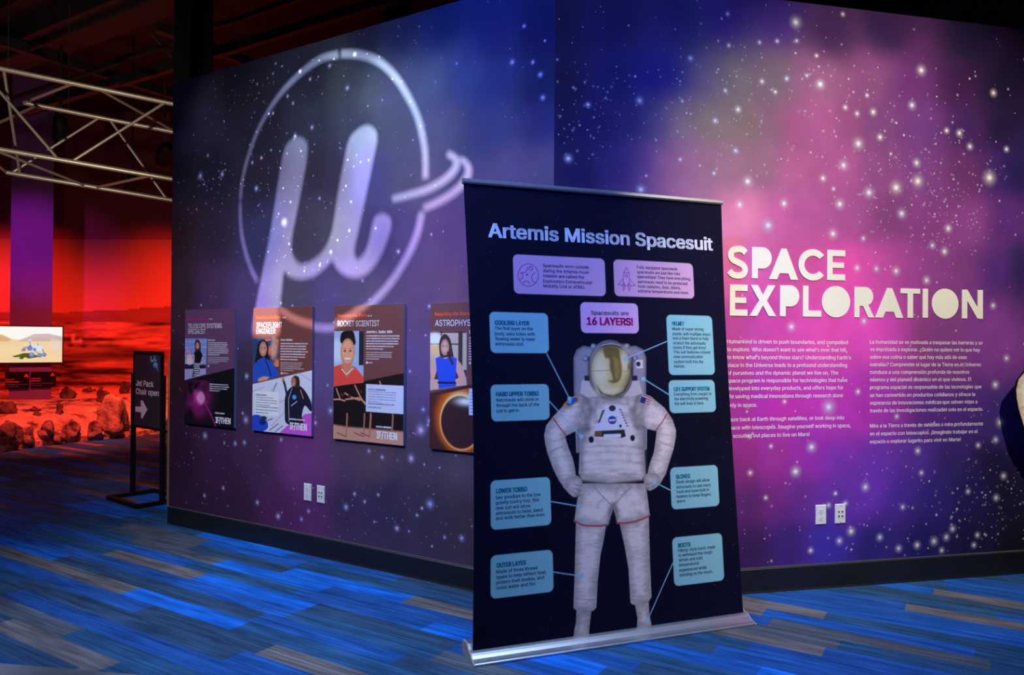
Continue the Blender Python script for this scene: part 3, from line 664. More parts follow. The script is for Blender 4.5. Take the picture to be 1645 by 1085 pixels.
def art1(p):
    p.poly([(60,620),(88,613),(432,528),(460,520),(460,980),(60,980)], BLK)
    sl = (slice(None),)*2; U, V = p.cv.U, p.cv.V; c = p(190, 735)
    nz = fbm(U*14, V*14, 31, 4); g = np.exp(-((U-c[0]+.02)**2/.012+(V-c[1]-.01)**2/.011))*np.clip(nz*1.9-.45, 0, 1)*(V < p(190, 610)[1])
    p.cv.mix(sl, np.clip(g, 0, .95), lin(214, 52, 160)); p.ell(200, 735, 26, 42, lin(236, 150, 205), soft=.02, alpha=.8)
    p.line([(175,735),(203,695),(228,735),(203,775),(175,735)], .003, lin(245, 190, 225), alpha=.7)
    p.line([(228,770),(270,850),(305,935)], .012, lin(190, 40, 140), alpha=.6, soft=.008)
    p.poly([(88,322),(243,322),(236,570),(86,612)], lin(120, 138, 200))
    for i in range(7): p.line([(90+22*i, 325), (88+22*i, 520)], .003, lin(80, 92, 150), alpha=.7)
    for y in (345, 385, 440, 490): p.line([(88, y), (240, y-4)], .003, lin(205, 210, 245), alpha=.7)
    p.rect(88, 505, 236, 535, lin(26, 26, 60)); p.poly([(86,535),(236,530),(236,570),(86,612)], lin(160, 150, 200))
    p.ell(112, 412, 13, 15, lin(220, 120, 150)); p.ell(122, 455, 20, 24, lin(226, 170, 160)); p.ell(122, 480, 24, 26, lin(214, 190, 190))
    p.poly([(160,345),(175,328),(195,345),(200,400),(185,420),(160,400)], lin(70, 36, 34), smooth=True)
    face(p, 177, 372, 13, 24, lin(205, 150, 140), lin(60, 30, 30))
    p.poly([(152,418),(175,405),(200,412),(220,450),(205,460),(198,490),(155,492),(158,455)], lin(16, 14, 22))
    p.line([(212,450),(222,480),(200,500)], .012, lin(205, 150, 140)); p.line([(155,440),(150,480)], .01, lin(205, 150, 140))
    p.poly([(155,490),(196,490),(192,575),(140,592)], lin(50, 48, 70)); 
    for i in range(4):
        for j in range(6): p.ell(160+10*i-(j % 2)*5, 500+15*j, 3, 5, WHT)
    p.copy(250, 325, 330, 341, 1, WHT, alpha=1); p.copy(302, 836, 402, 850, 1, WHT); p.copy(250, 345, 398, 440, 7, WHT); p.copy(250, 450, 396, 495, 4, WHT, alpha=.5); p.copy(262, 638, 395, 690, 4, WHT, alpha=.75)
    p.ell(253, 514, 4, 7, WHT)
def art2(p):
    p.poly([(500,655),(563,640),(975,543),(1000,540),(1000,1010),(500,1010)], lin(205, 206, 226))
    p.poly([(740,985),(800,930),(880,900),(920,850),(1000,835),(1000,1010),(740,1010)], lin(196, 82, 196))
    for a in ([(560,690),(640,660)], [(700,780),(800,745)], [(690,930),(790,830)], [(720,640),(690,690)], [(880,560),(975,620)]): p.line(a, .006, lin(150, 140, 160), alpha=.6)
    for a in ([(730,630),(705,690)], [(640,900),(700,880)], [(680,960),(740,915)], [(720,970),(770,930)]): p.line(a, .006, lin(40, 30, 50))
    p.poly([(555,870),(600,852),(640,880),(665,905),(668,940),(640,965),(555,985)], lin(36, 70, 190), smooth=True)
    p.ell(640, 875, 22, 14, lin(30, 60, 50)); p.ell(630, 905, 22, 20, lin(20, 34, 110))
    p.poly([(790,720),(830,660),(885,650),(930,690),(970,770),(968,830),(925,790),(905,860),(910,920),(800,915),(785,830)], lin(24, 26, 48), smooth=True)
    p.line([(800,710),(785,640),(772,605)], .02, lin(26, 28, 50)); p.ell(774, 606, 9, 13, lin(190, 120, 95))
    p.poly([(832,600),(860,580),(885,595),(890,640),(880,665),(845,655),(838,630)], lin(60, 34, 30), smooth=True)
    face(p, 846, 625, 18, 32, lin(196, 130, 105), lin(40, 25, 22))
    p.line([(815,900),(812,740),(836,670)], .004, lin(190, 195, 215)); p.line([(895,680),(915,740)], .005, lin(220, 160, 60)); p.line([(830,790),(870,760)], .004, WHT)
    p.ell(852, 730, 14, 16, lin(80, 150, 220))
    p.poly([(565,322),(742,322),(738,590),(565,628)], lin(40, 66, 110))
    U, V = p.cv.U, p.cv.V; a = p(650, 325); b = p(742, 520)
    m_ = ((U > a[0]) & (U < b[0]) & (V < a[1]) & (V > b[1])).astype(float); nz = fbm(U*22, V*22, 41, 4)
    p.cv.mix((slice(None),)*2, m_*np.clip(nz*2.2-.6, 0, .95), lin(238, 128, 60)); p.ell(710, 390, 22, 60, lin(250, 190, 150), soft=.02, alpha=.6)
    p.poly([(600,360),(635,330),(668,360),(672,440),(690,490),(655,500),(600,500),(580,485),(588,430)], lin(26, 18, 24), smooth=True)
    face(p, 635, 395, 27, 52, lin(206, 142, 120), lin(30, 20, 24))
    p.poly([(563,520),(600,470),(640,450),(690,480),(735,540),(742,585),(640,612),(563,628)], lin(36, 76, 180), smooth=False)
    p.line([(650,460),(690,580)], .012, lin(20, 30, 80)); p.poly([(600,600),(640,585),(680,590),(660,610),(600,622)], lin(200, 150, 120))
    p.rect(578, 696, 742, 850, lin(222, 224, 240)); p.copy(585, 705, 700, 725, 1, lin(40, 40, 90)); p.copy(585, 730, 730, 790, 4, lin(90, 90, 140)); p.copy(585, 795, 735, 845, 3, lin(40, 40, 90))
    p.copy(820, 878, 932, 893, 1, WHT); p.copy(757, 348, 945, 475, 7, WHT); p.copy(757, 487, 915, 548, 5, WHT, alpha=.55); p.ell(763, 563, 5, 8, WHT); p.copy(772, 557, 822, 570, 1, WHT)
def art3(p):
    p.poly([(40,622),(75,612),(520,522),(540,520),(540,1010),(40,1010)], lin(26, 14, 18))
    p.poly([(60,850),(160,868),(300,880),(540,900),(540,1010),(60,1010)], lin(196, 140, 120), soft=.01)
    for x, k in ((160, 1.), (272, .9), (312, 1.25), (455, .9)):
        p.line([(x, 720), (x+5, 800), (x-2, 920)], .012*k, lin(176, 112, 92)); p.ell(x, 730, 20, 50, lin(24, 16, 20)); p.ell(x-4, 925, 14, 7, lin(190, 130, 110))
        p.line([(x-2, 930), (x-60, 905)], .008, lin(70, 40, 36), alpha=.7)
    for a in ([(95,622),(120,690),(150,700)], [(215,600),(245,665),(280,720)], [(150,650),(200,680),(245,695)], [(155,690),(240,680),(285,715)], [(375,575),(388,620)], [(80,690),(120,690)]): p.line(a, .009, lin(205, 140, 112))
    for x, y in ((132, 660), (180, 670), (255, 640)): p.ell(x, y, 10, 12, lin(70, 40, 36))
    p.poly([(78,250),(270,250),(270,580),(76,605)], lin(150, 172, 205)); p.rect(240, 250, 272, 470, lin(36, 34, 46)); p.ell(100, 380, 40, 80, lin(210, 220, 235), soft=.02, alpha=.7)
    p.poly([(78,480),(140,460),(215,480),(270,545),(270,582),(76,605)], lin(226, 70, 60)); p.poly([(120,470),(165,560),(210,478)], lin(190, 112, 80))
    p.poly([(146,440),(192,440),(200,500),(162,526),(134,485)], lin(206, 126, 92)); p.line([(130,495),(160,530),(205,490)], .005, lin(240, 230, 220))
    p.poly([(128,330),(125,270),(150,250),(200,250),(215,290),(212,340)], lin(24, 14, 16), smooth=True)
    face(p, 168, 385, 46, 88, lin(232, 156, 116), lin(24, 14, 16), lin(200, 30, 44)); p.ell(168, 428, 19, 6, lin(250, 240, 236))
    p.line([(217,405),(216,450)], .003, lin(220, 220, 230))
    p.rect(285, 603, 530, 768, lin(196, 202, 234)); p.copy(300, 618, 440, 636, 1, lin(50, 50, 100)); p.copy(300, 640, 480, 710, 5, lin(110, 112, 160)); p.copy(300, 715, 475, 750, 2, lin(50, 50, 100))
    p.copy(354, 860, 486, 878, 1, WHT); p.copy(288, 272, 500, 372, 6, WHT); p.copy(288, 382, 455, 435, 4, WHT, alpha=.55); p.ell(292, 453, 5, 8, WHT); p.copy(302, 446, 352, 460, 1, WHT)
def art4(p):
    p.poly([(660,660),(700,652),(980,590),(1250,530),(1250,1100),(660,1100)], lin(70, 34, 32))
    U, V = p.cv.U, p.cv.V; c = p(895, 838); r0 = abs(p(1028, 838)[0]-c[0]); q = np.hypot((U-c[0]), (V-c[1])*.92); ang = np.arctan2(V-c[1], U-c[0])
    low = V < p(900, 628)[1]-(U-p(900, 628)[0])*-.22
    hot = .55+.45*np.cos(ang-1.15)
    g = np.exp(-((q-r0*1.03)/(.020+.034*hot))**2)*low; p.cv.mix((slice(None),)*2, np.clip(g*(.75+.3*hot), 0, 1), lin(216, 96, 10))
    g = np.exp(-((q-r0*1.01)/(.005+.012*hot**4))**2)*low; p.cv.mix((slice(None),)*2, np.clip(g*(.45+.6*hot), 0, 1), lin(255, 206, 130))
    p.cv.mix((slice(None),)*2, (1-sstep(-.006, .006, q-r0*.97)), lin(58, 30, 36)); b = p(930, 705); p.cv.glow(b, (.06, .02), lin(255, 246, 230), .9)
    p.poly([(700,250),(935,250),(935,598),(700,632)], lin(190, 170, 150)); p.rect(700, 250, 935, 262, lin(70, 52, 44)); 
    p.rect(765, 250, 778, 340, lin(60, 44, 40)); p.rect(880, 250, 910, 560, lin(66, 50, 48)); p.ell(745, 350, 60, 60, lin(240, 190, 110), soft=.03, alpha=.8); p.rect(702, 330, 890, 338, lin(90, 70, 60)); p.rect(700, 500, 935, 560, lin(60, 54, 66))
    p.ell(730, 300, 40, 35, lin(240, 238, 240), soft=.02, alpha=.8)
    p.poly([(765,300),(795,268),(828,300),(845,380),(856,450),(840,460),(815,420),(770,420),(758,360)], lin(66, 42, 36), smooth=True)
    p.poly([(700,490),(735,420),(765,415),(750,480),(725,560),(770,600),(745,628),(705,600)], lin(214, 160, 140)); p.poly([(860,415),(905,470),(934,560),(910,600),(850,600),(845,570),(885,550),(860,490)], lin(214, 160, 140))
    face(p, 795, 355, 27, 52, lin(216, 162, 142), lin(60, 38, 32))
    p.poly([(735,425),(765,412),(795,430),(840,415),(872,425),(868,500),(862,575),(870,606),(755,622),(752,560),(740,490)], lin(40, 76, 196)); p.line([(752,582),(864,584)], .012, lin(26, 24, 40))
    p.line([(815,390),(830,430),(845,460)], .016, lin(66, 42, 36))
    p.rect(950, 632, 1180, 790, lin(196, 202, 234)); p.copy(960, 645, 1150, 780, 7, lin(90, 92, 140)); p.copy(952, 285, 1150, 440, 9, WHT); p.ell(957, 456, 5, 8, WHT)
C3, C4 = (280, 470, 4.342), (520, 470, 4.02)
poster(3.168, 2.591, lin(92, 58, 92), *C3, art1, 'plum poster of a person in black top, farthest from the banner',
       [('Reaching the Stars', 112, 252, 196, .020, 2, .02), ('as a', 258, 280, 191, .012, 1, 0), ('TELESCOPE SYSTEMS', 111, 346, 250, .034, 1, 0), ('SPECIALIST', 111, 232, 288, .034, 1, 0), ('IF/THEN', 302, 408, 908, .042, 1, .03)])
poster(2.393, 1.804, lin(112, 62, 58), *C3, art2, 'brown poster of a person in blue flight suit with white lower scene',
       [('Reaching the Stars', 588, 760, 186, .020, 3, .02), ('as a', 768, 792, 181, .012, 1, 0), ('SPACEFLIGHT', 588, 766, 246, .036, 1, 0), ('ENGINEER', 588, 720, 288, .036, 1, 0), ('Dana Bolles', 757, 838, 338, .014, 1, .02), ('IF/THEN', 820, 940, 952, .044, 1, .03)])
poster(1.604, 1.018, lin(108, 64, 62), *C4, art3, 'brown poster of a smiling person in red above dancers on stage',
       [('Reaching the Stars', 104, 290, 160, .020, 3, .02), ('as a', 297, 322, 157, .012, 1, 0), ('ROCKET SCIENTIST', 104, 372, 220, .036, 1, 0), ('Jasmine L. Sadler, MBA', 288, 457, 263, .016, 1, .02), ('IF/THEN', 354, 488, 940, .044, 1, .03)])
poster(.817, .233, lin(106, 64, 62), *C4, art4, 'brown poster of a person in blue dress above a solar eclipse',
       [('Reaching the Stars', 730, 954, 152, .020, 3, .02), ('as an', 962, 990, 150, .012, 1, 0), ('ASTROPHYSICIST', 732, 1075, 218, .036, 1, 0), ('Dr.', 952, 985, 265, .016, 1, .02), ('IF/THEN', 1020, 1190, 1010, .044, 1, .03)])

# ------------------------------------------------------------------ the printed spacesuit
def draw_suit(cv, fr, leaders=True):
    p = Px(cv, fr, 860, 530, 4.02); q = Px(cv, fr, 880, 780, 3.557)
    BASE = lin(240, 218, 212)
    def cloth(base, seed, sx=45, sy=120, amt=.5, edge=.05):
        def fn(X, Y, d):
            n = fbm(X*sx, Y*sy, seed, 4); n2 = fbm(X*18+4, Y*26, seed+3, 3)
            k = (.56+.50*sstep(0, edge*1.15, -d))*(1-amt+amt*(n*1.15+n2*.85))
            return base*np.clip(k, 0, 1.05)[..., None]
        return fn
    GREY = lin(158, 150, 160)
    p.poly([(250,415),(245,180),(266,128),(310,103),(350,112),(485,72),(600,108),(645,104),(692,128),(712,180),(712,420),(718,770),(700,784),(265,796),(262,680)], cloth(GREY, 3, 20, 30, .2, .02))
    p.poly([(262,480),(285,480),(285,790),(265,796)], GREY*.7); p.poly([(700,480),(716,480),(718,772),(702,784)], GREY*.7)
    p.line([(262,640),(268,792)], .004, GREY*1.4); p.line([(716,640),(716,770)], .004, GREY*1.4)
    # arms
    p.poly([(300,430),(250,440),(185,485),(110,565),(66,620),(53,680),(60,740),(75,800),(112,900),(150,975),(180,1015),(262,950),(252,880),(240,830),(212,760),(190,690),(208,680),(262,655),(310,600)], cloth(BASE, 11))
    p.poly([(680,410),(740,430),(830,505),(882,580),(905,650),(903,700),(890,770),(868,840),(842,930),(805,995),(720,950),(735,880),(765,790),(776,710),(782,655),(720,640),(690,600)], cloth(BASE, 14))
    p.line([(80,795),(130,770),(195,750)], .007, BASE*.45, alpha=.7, soft=.004); p.line([(885,752),(840,740),(780,715)], .007, BASE*.45, alpha=.7, soft=.004)
    p.line([(66,700),(120,720),(190,700)], .008, BASE*.5, alpha=.45, soft=.006); p.line([(900,690),(850,680),(785,665)], .008, BASE*.5, alpha=.45, soft=.006)
    p.line([(112,572),(150,625),(195,680)], .006, lin(190, 60, 74)); p.line([(848,542),(815,600),(775,652)], .006, lin(190, 60, 74))
    # legs
    q.poly([(160,205),(335,222),(318,320),(300,400),(283,560),(276,700),(258,717),(165,717),(145,700),(152,500),(156,350)], cloth(BASE*.96, 21, 30, 120))
    q.poly([(410,212),(578,180),(583,400),(592,640),(576,665),(490,684),(472,672),(462,480),(440,350)], cloth(BASE*.96, 24, 30, 120))
    q.line([(148,650),(276,655)], .006, BASE*.5, alpha=.6, soft=.004); q.line([(470,640),(590,625)], .006, BASE*.5, alpha=.6, soft=.004)
    q.poly([(163,717),(247,717),(240,780),(234,830),(236,862),(146,874),(150,830),(160,780)], cloth(BASE*.9, 27, 40, 90))
    q.poly([(497,682),(575,665),(580,740),(592,800),(585,808),(508,820),(512,760)], cloth(BASE*.9, 28, 40, 90))
    q.poly([(185,-10),(180,20),(165,100),(150,205),(190,225),(225,232),(300,234),(345,226),(362,170),(375,130),(388,170),(398,216),(440,216),(500,208),(583,172),(572,80),(560,-10)], cloth(BASE, 31, 40, 60))
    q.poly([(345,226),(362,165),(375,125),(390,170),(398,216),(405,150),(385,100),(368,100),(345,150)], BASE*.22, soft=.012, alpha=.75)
    q.line([(270,15),(320,70),(360,110)], .006, BASE*.35, alpha=.8, soft=.003); q.line([(480,10),(430,55),(390,105)], .006, BASE*.35, alpha=.8, soft=.003)
    q.line([(150,205),(190,225),(225,232),(300,234),(336,228)], .008, lin(190, 60, 80)); q.line([(397,216),(440,217),(500,208),(545,192),(583,172)], .008, lin(190, 60, 80))
    # torso
    p.poly([(330,440),(303,470),(292,600),(318,650),(288,760),(280,930),(300,970),(480,992),(690,968),(712,930),(702,750),(690,640),(702,600),(690,470),(640,415),(560,440),(420,440)], cloth(BASE, 41, 14, 62, .62, .05))
    for y, a in ((755, .5), (800, .35), (850, .3), (905, .3)): p.line([(300, y+10), (420, y-8), (560, y-4), (690, y+6)], .009, BASE*.5, alpha=a, soft=.008)
    for x0, x1 in ((330, 360), (660, 635)): p.line([(x0, 430), (x1, 520), (x0, 640)], .03, BASE*.25, alpha=.75, soft=.02)
    p.line([(345,640),(300,650)], .02, BASE*.25, alpha=.6, soft=.01); p.line([(640,620),(690,630)], .02, BASE*.25, alpha=.6, soft=.01)
    p.line([(290,975),(480,995),(700,970)], .008, BASE*.3, alpha=.7, soft=.004)
    for pts_, a_ in (([(400,430),(385,520),(395,600)], .5), ([(590,430),(612,520),(640,600)], .5), ([(300,500),(330,560),(322,640)], .6), ([(690,500),(665,560),(680,630)], .6), ([(320,660),(300,760),(296,930)], .5), ([(690,660),(700,760),(704,930)], .5)):
        p.line(pts_, .012, BASE*.3, alpha=a_, soft=.016)
    for i_ in range(16):
        r_ = np.random.default_rng(77+i_).random(6); x_, y_ = 310+r_[0]*330, 745+r_[1]*215
        p.line([(x_, y_), (x_+25+50*r_[2], y_+(r_[3]-.5)*18)], .004, BASE*(.45 if r_[4] < .6 else 1.15), alpha=.4, soft=.005)
    # gloves on the hips
    for pts, fs in (([(178,1002),(252,945),(290,960),(304,1000),(296,1045),(262,1080),(232,1072),(195,1035)], ([(255,1000),(300,1010)],[(248,1025),(296,1040)],[(240,1045),(275,1070)])),
                    ([(708,940),(765,925),(806,950),(800,1000),(748,1038),(722,1030),(703,990)], ([(760,990),(712,1000)],[(765,1010),(722,1024)],[(775,1000),(748,1034)]))):
        p.poly(pts, cloth(BASE*.92, 51, 50, 50), smooth=True)
        for l in fs: p.line(l, .005, BASE*.28, alpha=.8, soft=.002)
    # helmet, lamps, visor
    p.poly([(350,300),(300,330),(290,410),(340,440),(400,430),(370,350)], BASE*.85, soft=.004); p.poly([(615,300),(665,330),(690,410),(640,430),(570,430),(600,350)], BASE*.8, soft=.004)
    p.ell(485, 262, 146, 196, lambda X, Y, d: GREY*(.45+.5*sstep(0, .03, -d))[..., None])
    p.ell(485, 100, 60, 22, GREY*1.1); p.line([(420,95),(485,78),(555,95)], .006, GREY*.4)
    for x, y, r in ((375,108,19),(590,108,19),(325,187,20),(640,185,20)): p.ell(x, y, r, r, GREY*.5); p.ell(x-3, y-3, r*.62, r*.62, GREY*1.25)
    p.rect(648, 195, 690, 250, BASE); p.ell(662, 222, 14, 16, lin(50, 48, 66))
    p.line([(345,180),(352,260),(350,320)], .012, lin(60, 56, 70), alpha=.8, soft=.004); p.line([(625,180),(622,260),(626,320)], .012, lin(60, 56, 70), alpha=.8, soft=.004)
    p.rect(318, 296, 350, 330, lin(44, 42, 56)); p.rect(622, 296, 656, 330, lin(44, 42, 56))
    t = np.linspace(0, 2*math.pi, 60)[:-1]; vis = [(485+127*np.sign(math.cos(a))*abs(math.cos(a))**.85*(1-.14*max(0, math.sin(a))), 272+167*np.sign(math.sin(a))*abs(math.sin(a))**.92) for a in t]
    gold = lin(222, 196, 128)
    p.poly([(485+(x-485)*1.05, 272+(y-272)*1.05) for x, y in vis], lin(70, 58, 50))
    p.poly(vis, lambda X, Y, d: gold*(.42+.58*sstep(0, .035, -d))[..., None]*(.9+.2*fbm(X*30, Y*10, 61, 3))[..., None])
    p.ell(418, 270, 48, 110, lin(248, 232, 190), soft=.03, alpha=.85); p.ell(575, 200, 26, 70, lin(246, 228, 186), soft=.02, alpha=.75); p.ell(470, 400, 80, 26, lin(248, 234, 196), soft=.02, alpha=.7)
    p.poly([(440,115),(530,120),(548,190),(556,270),(540,330),(500,345),(470,330),(500,320),(480,250),(476,190),(450,180)], lin(112, 88, 40), soft=.008, alpha=.9, smooth=True)
    p.poly([(500,170),(535,190),(545,270),(530,320),(515,320)], lin(176, 148, 84), soft=.006, alpha=.7)
    p.poly([(395,360),(440,410),(500,425),(560,400),(590,355),(585,400),(530,432),(480,438),(420,415)], lin(96, 76, 34), soft=.006, alpha=.85)
    p.ell(602, 240, 8, 20, lin(110, 88, 44), soft=.004, alpha=.8); p.line([(360,268),(485,262),(610,268)], .003, lin(150, 124, 70), alpha=.8)
    # chest unit
    p.poly([(440,440),(540,440),(560,480),(430,480)], BASE*.5, soft=.006, alpha=.7)
    p.poly([(445,495),(545,495),(592,636),(385,648),(388,606),(424,600)], lin(232, 226, 240)); p.ell(497, 507, 22, 20, lin(60, 58, 74))
    for i in range(7): p.line([(447-5*i, 520+12*i), (432-4*i, 528+12*i)], .006, lin(40, 38, 50)); p.line([(542+8*i, 512+18*i), (556+7*i, 520+17*i)], .005, lin(54, 50, 64))
    p.ell(497, 584, 27, 27, lin(30, 76, 168)); p.line([(478,592),(505,596),(526,562)], .0035, lin(214, 60, 70)); p.line([(480,585),(515,583)], .007, lin(236, 238, 250)); p.ell(550, 622, 8, 10, lin(40, 38, 50))
    p.poly([(385,655),(575,645),(585,690),(560,700),(385,690)], lin(52, 48, 58), soft=.003); p.rect(443, 672, 552, 700, lin(236, 230, 240)); p.rect(390, 655, 428, 688, lin(128, 96, 50))
    p.ell(362, 710, 17, 22, lin(36, 34, 46)); p.ell(628, 700, 15, 20, lin(36, 34, 46))
    # patches
    p.poly([(178,486),(212,508),(286,464),(284,436),(262,428),(228,436)], lin(232, 156, 40)); p.poly([(194,482),(216,495),(276,458),(274,440),(256,436),(228,446)], lin(36, 92, 190)); p.poly([(205,470),(240,455),(225,480)], lin(110, 190, 220))
    fl = [(692,413),(757,440),(728,491),(672,470)]; p.poly(fl, lin(214, 200, 206))
    for i in range(4):
        a = i/4+.05; L = lambda A, B, k: (A[0]+(B[0]-A[0])*k, A[1]+(B[1]-A[1])*k)
        p.poly([L(fl[0], fl[3], a), L(fl[1], fl[2], a), L(fl[1], fl[2], a+.13), L(fl[0], fl[3], a+.13)], lin(186, 60, 74))
    p.poly([(684,430),(716,443),(700,480),(672,469)], lin(40, 52, 120))
    if leaders:
        BL = lin(150, 205, 225); g = lambda x, y: fr.uv(x, y)
        for a, b in (((877,567),(915,641)), ((882,645),(934,702)), ((1070,549),(1004,577)), ((1073,634),(1033,609)), ((1077,788),(1051,775)), ((884,806),(931,814)), ((887,919),(934,926)), ((1081,905),(1040,997))):
            cv.line([g(*a), g(*b)], .0042, BL); cv.ell(g(*b), (.011, .011), BL)

# ------------------------------------------------------------------ roll-up banner
b0 = flo(759, 1046, .04); b1 = flo(1194, 985, .04); BW = float(np.linalg.norm(b1-b0))
k0, k1 = ray(755, 292), ray(1166, 327)
zt = H + BW/np.linalg.norm(k0/k0[2]-k1/k1[2]); t0 = CAM+k0*(zt-H)/k0[2]; t1 = CAM+k1*(zt-H)/k1[2]
XB = unit((b1-b0)+(t1-t0)); up = (t0+t1)/2-(b0+b1)/2; BH = float(np.linalg.norm(up - XB*(up@XB))); ZB = unit(up - XB*(up @ XB))
bm0 = (b0+b1)/2; XF = unit([XB[0], XB[1], 0])
FB = Frame(bm0, XB, ZB)                      # banner sheet, u=0 in its middle, v=0 at the cassette slot
FG = Frame((bm0[0], bm0[1], 0), XF)          # upright frame on the floor
root = empty('rollup_banner', FG.M)
tag(root, 'tall navy roll-up banner with a printed astronaut standing on the carpet', 'banner')
rel = FG.M.inverted() @ FB.M
hw = BW/2
cv = Canvas(-hw, hw, 0, BH, .0028, lin(9, 8, 34)); g = lambda x, y: FB.uv(x, y)
U, V = cv.U, cv.V
cv.C *= (.75+.6*fbm(U*3, V*3, 71, 3))[..., None]
for i in range(330):
    r = np.random.default_rng(900+i).random(6); cv.ell((-hw+BW*r[0], BH*r[1]), (.0012+.0016*r[2],)*2, lin(70, 80, 150), soft=.0022, alpha=.25+.6*r[3]**2)
PINK = lin(218, 166, 200); BLUE = lin(142, 198, 206)
def card(tl, tr, br, bl, col):
    q = np.array([g(*tl), g(*tr), g(*br), g(*bl)])
    cv.rect((q[[0, 3], 0].mean(), q[[2, 3], 1].mean()), (q[[1, 2], 0].mean(), q[[0, 1], 1].mean()), col, r=.026)
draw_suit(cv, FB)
card((823,410),(971,415),(972,476),(824,472), PINK); card((985,417),(1114,424),(1115,481),(986,475), PINK); card((932,486),(1024,488),(1025,537),(933,534), lin(228, 176, 222))
for q in (((783,502),(880,503),(881,567),(783,568)), ((783,619),(881,617),(882,674),(784,678)), ((783,772),(883,767),(884,844),(784,851)), ((785,891),(887,885),(888,952),(786,961)),
          ((1070,506),(1146,508),(1149,602),(1073,603)), ((1073,612),(1149,610),(1151,661),(1075,665)), ((1077,752),(1153,747),(1156,812),(1078,820)), ((1080,866),(1160,855),(1163,932),(1083,943))): card(*q, BLUE)
# moon and rocket icons
p = Px(cv, FB, 750, 280, 3.6556); MG = lin(170, 40, 150)
def ring(x, y, r, w=.0035):
    t = np.linspace(0, 2*math.pi, 33); p.line([(x+r*.92*math.cos(a), y+r*math.sin(a)) for a in t], w, MG)
ring(358, 593, 66); ring(373, 553, 11); ring(350, 590, 4)
for x, y, r, a0, a1 in ((325,550,30,-10,110), (405,608,30,90,250), (345,652,24,200,345), (303,600,22,-70,70)):
    p.line([(x+r*math.cos(math.radians(a))*.92, y+r*math.sin(math.radians(a))) for a in np.linspace(a0, a1, 14)], .0035, MG)
for l in ([(934,550),(918,580),(914,620),(920,655),(946,655),(952,620),(949,580),(934,550)], [(915,615),(884,650),(918,655)], [(952,618),(985,655),(948,658)], [(920,580),(949,582)], [(912,640),(912,665),(918,685),(924,665),(922,640)], [(944,642),(944,667),(951,686),(957,667),(956,640)], [(924,600),(934,590),(942,600),(934,610),(924,600)]): p.line(l, .0035, MG)
fab = MB()
def wave(U, V, W):
    e = (U+hw)/BW; s = np.sin(math.pi*np.clip(V/BH, 0, 1))
    return U + .018*s*(1-e)**6, V, W + .012*s*(1-e)**5 + .006*s*np.sin(e*7+V*2.) - .02*s*e**8
cv.into(fab, .002, wave=wave)
n0 = len(fab.v)
def block(lines, x, ylist, right, longest, cap, mi, bold=.012):
    """left-aligned copy; one scale for the block, set by its longest line"""
    a = g(x, ylist[longest]); b = g(right, ylist[longest]); wl = glyphs(lines[longest], bold)[2]; sx = (b[0]-a[0])/wl
    for s, y in zip(lines, ylist):
        c = g(x, y); fab.text(s, a[0], a[0]+glyphs(s, bold)[2]*sx, c[1], cap, .0155, mi, bold)
a = g(782.8, 381.8); b = g(1146.1, 401.2); fab.text('Artemis Mission Spacesuit', a[0], b[0], (a[1]+b[1])/2, .0665, .0155, 1, .028)
block(["Spacesuits worn outside", "during the Artemis moon", "mission are called the", "Exploration Extravehicular", "Mobility Unit or xEMU."], 872.3, [429,437.3,445.5,454,461.9], 951, 3, .0155, 2)
block(["Fully equipped spacewalk", "spacesuits are just like mini", "spaceships! They have everything", "astronauts need to be protected", "from radiation, dust, debris,", "extreme temperatures and more."], 1023, [431.8,439.5,447.1,455.1,462.7,470.1], 1108.9, 2, .0155, 2)
block(["Spacesuits are"], 948.9, [505.9], 1008.8, 0, .0205, 2, .016); block(["16 LAYERS!"], 942.3, [521.8], 1016.2, 0, .036, 3, .04)
for hd, hx, hy, hr, ln, lx, ys, rx, lg in (
 ("COOLING LAYER", 791.4, 521.9, 849.4, ["The first layer on the", "body, uses tubes with", "flowing water to keep", "astronauts chill."], 791.4, [530.1,538.7,547,555.2], 858.2, 1),
 ("HARD UPPER TORSO", 792, 637, 864.4, ["Astronauts will climb in", "through the back of the", "suit to get in."], 792.2, [645.6,654.2,663], 864.9, 1),
 ("LOWER TORSO", 792.5, 792.5, 844.6, ["Say goodbye to the low", "gravity bunny hop, this", "new suit will allow", "astronauts to twist, bend", "and walk better than ever."], 792.5, [802,810.6,819.2,827.5,835.4], 875.2, 4),
 ("OUTER LAYER", 794.7, 912, 843.7, ["Made of three thread", "types to help reflect heat,", "protect their bodies, and", "resist water and fire."], 794.7, [921.6,930.2,938.8,947.4], 877, 1),
 ("HELMET", 1079, 522.9, 1099, ["Made of super strong", "plastic with multiple visors", "and a foam block to help", "scratch the astronauts", "noses if they get itchy!", "This suit features a brand", "new communication", "system built into the", "helmet."], 1079.6, [530.8,538.8,545.9,553.5,560.8,568.2,575.7,583.7,591], 1142.9, 1),
 ("LIFE SUPPORT SYSTEM", 1081.4, 628.6, 1140.6, ["Everything from oxygen to", "the electricity powering", "the suit lives in here."], 1082, [636.1,643.5,651.2], 1143.9, 0),
 ("GLOVES", 1085.4, 769.5, 1108.2, ["Sleek design will allow", "astronauts to use many", "tools and have built in", "heaters to keep fingers", "warm."], 1086, [777.1,785.3,792.9,800.6,808.3], 1142.2, 1),
 ("BOOTS", 1089, 880, 1109.4, ["Hiking-style boots made", "to withstand the rough", "terrain and cold", "temperatures", "experienced while", "standing on the moon."], 1089.5, [887.3,895.2,902.9,910.8,919.2,927], 1149.4, 0)):
    block([hd], hx, [hy], hr, 0, .0195, 4, .04); block(ln, lx, ys, rx, lg, .0152, 2)
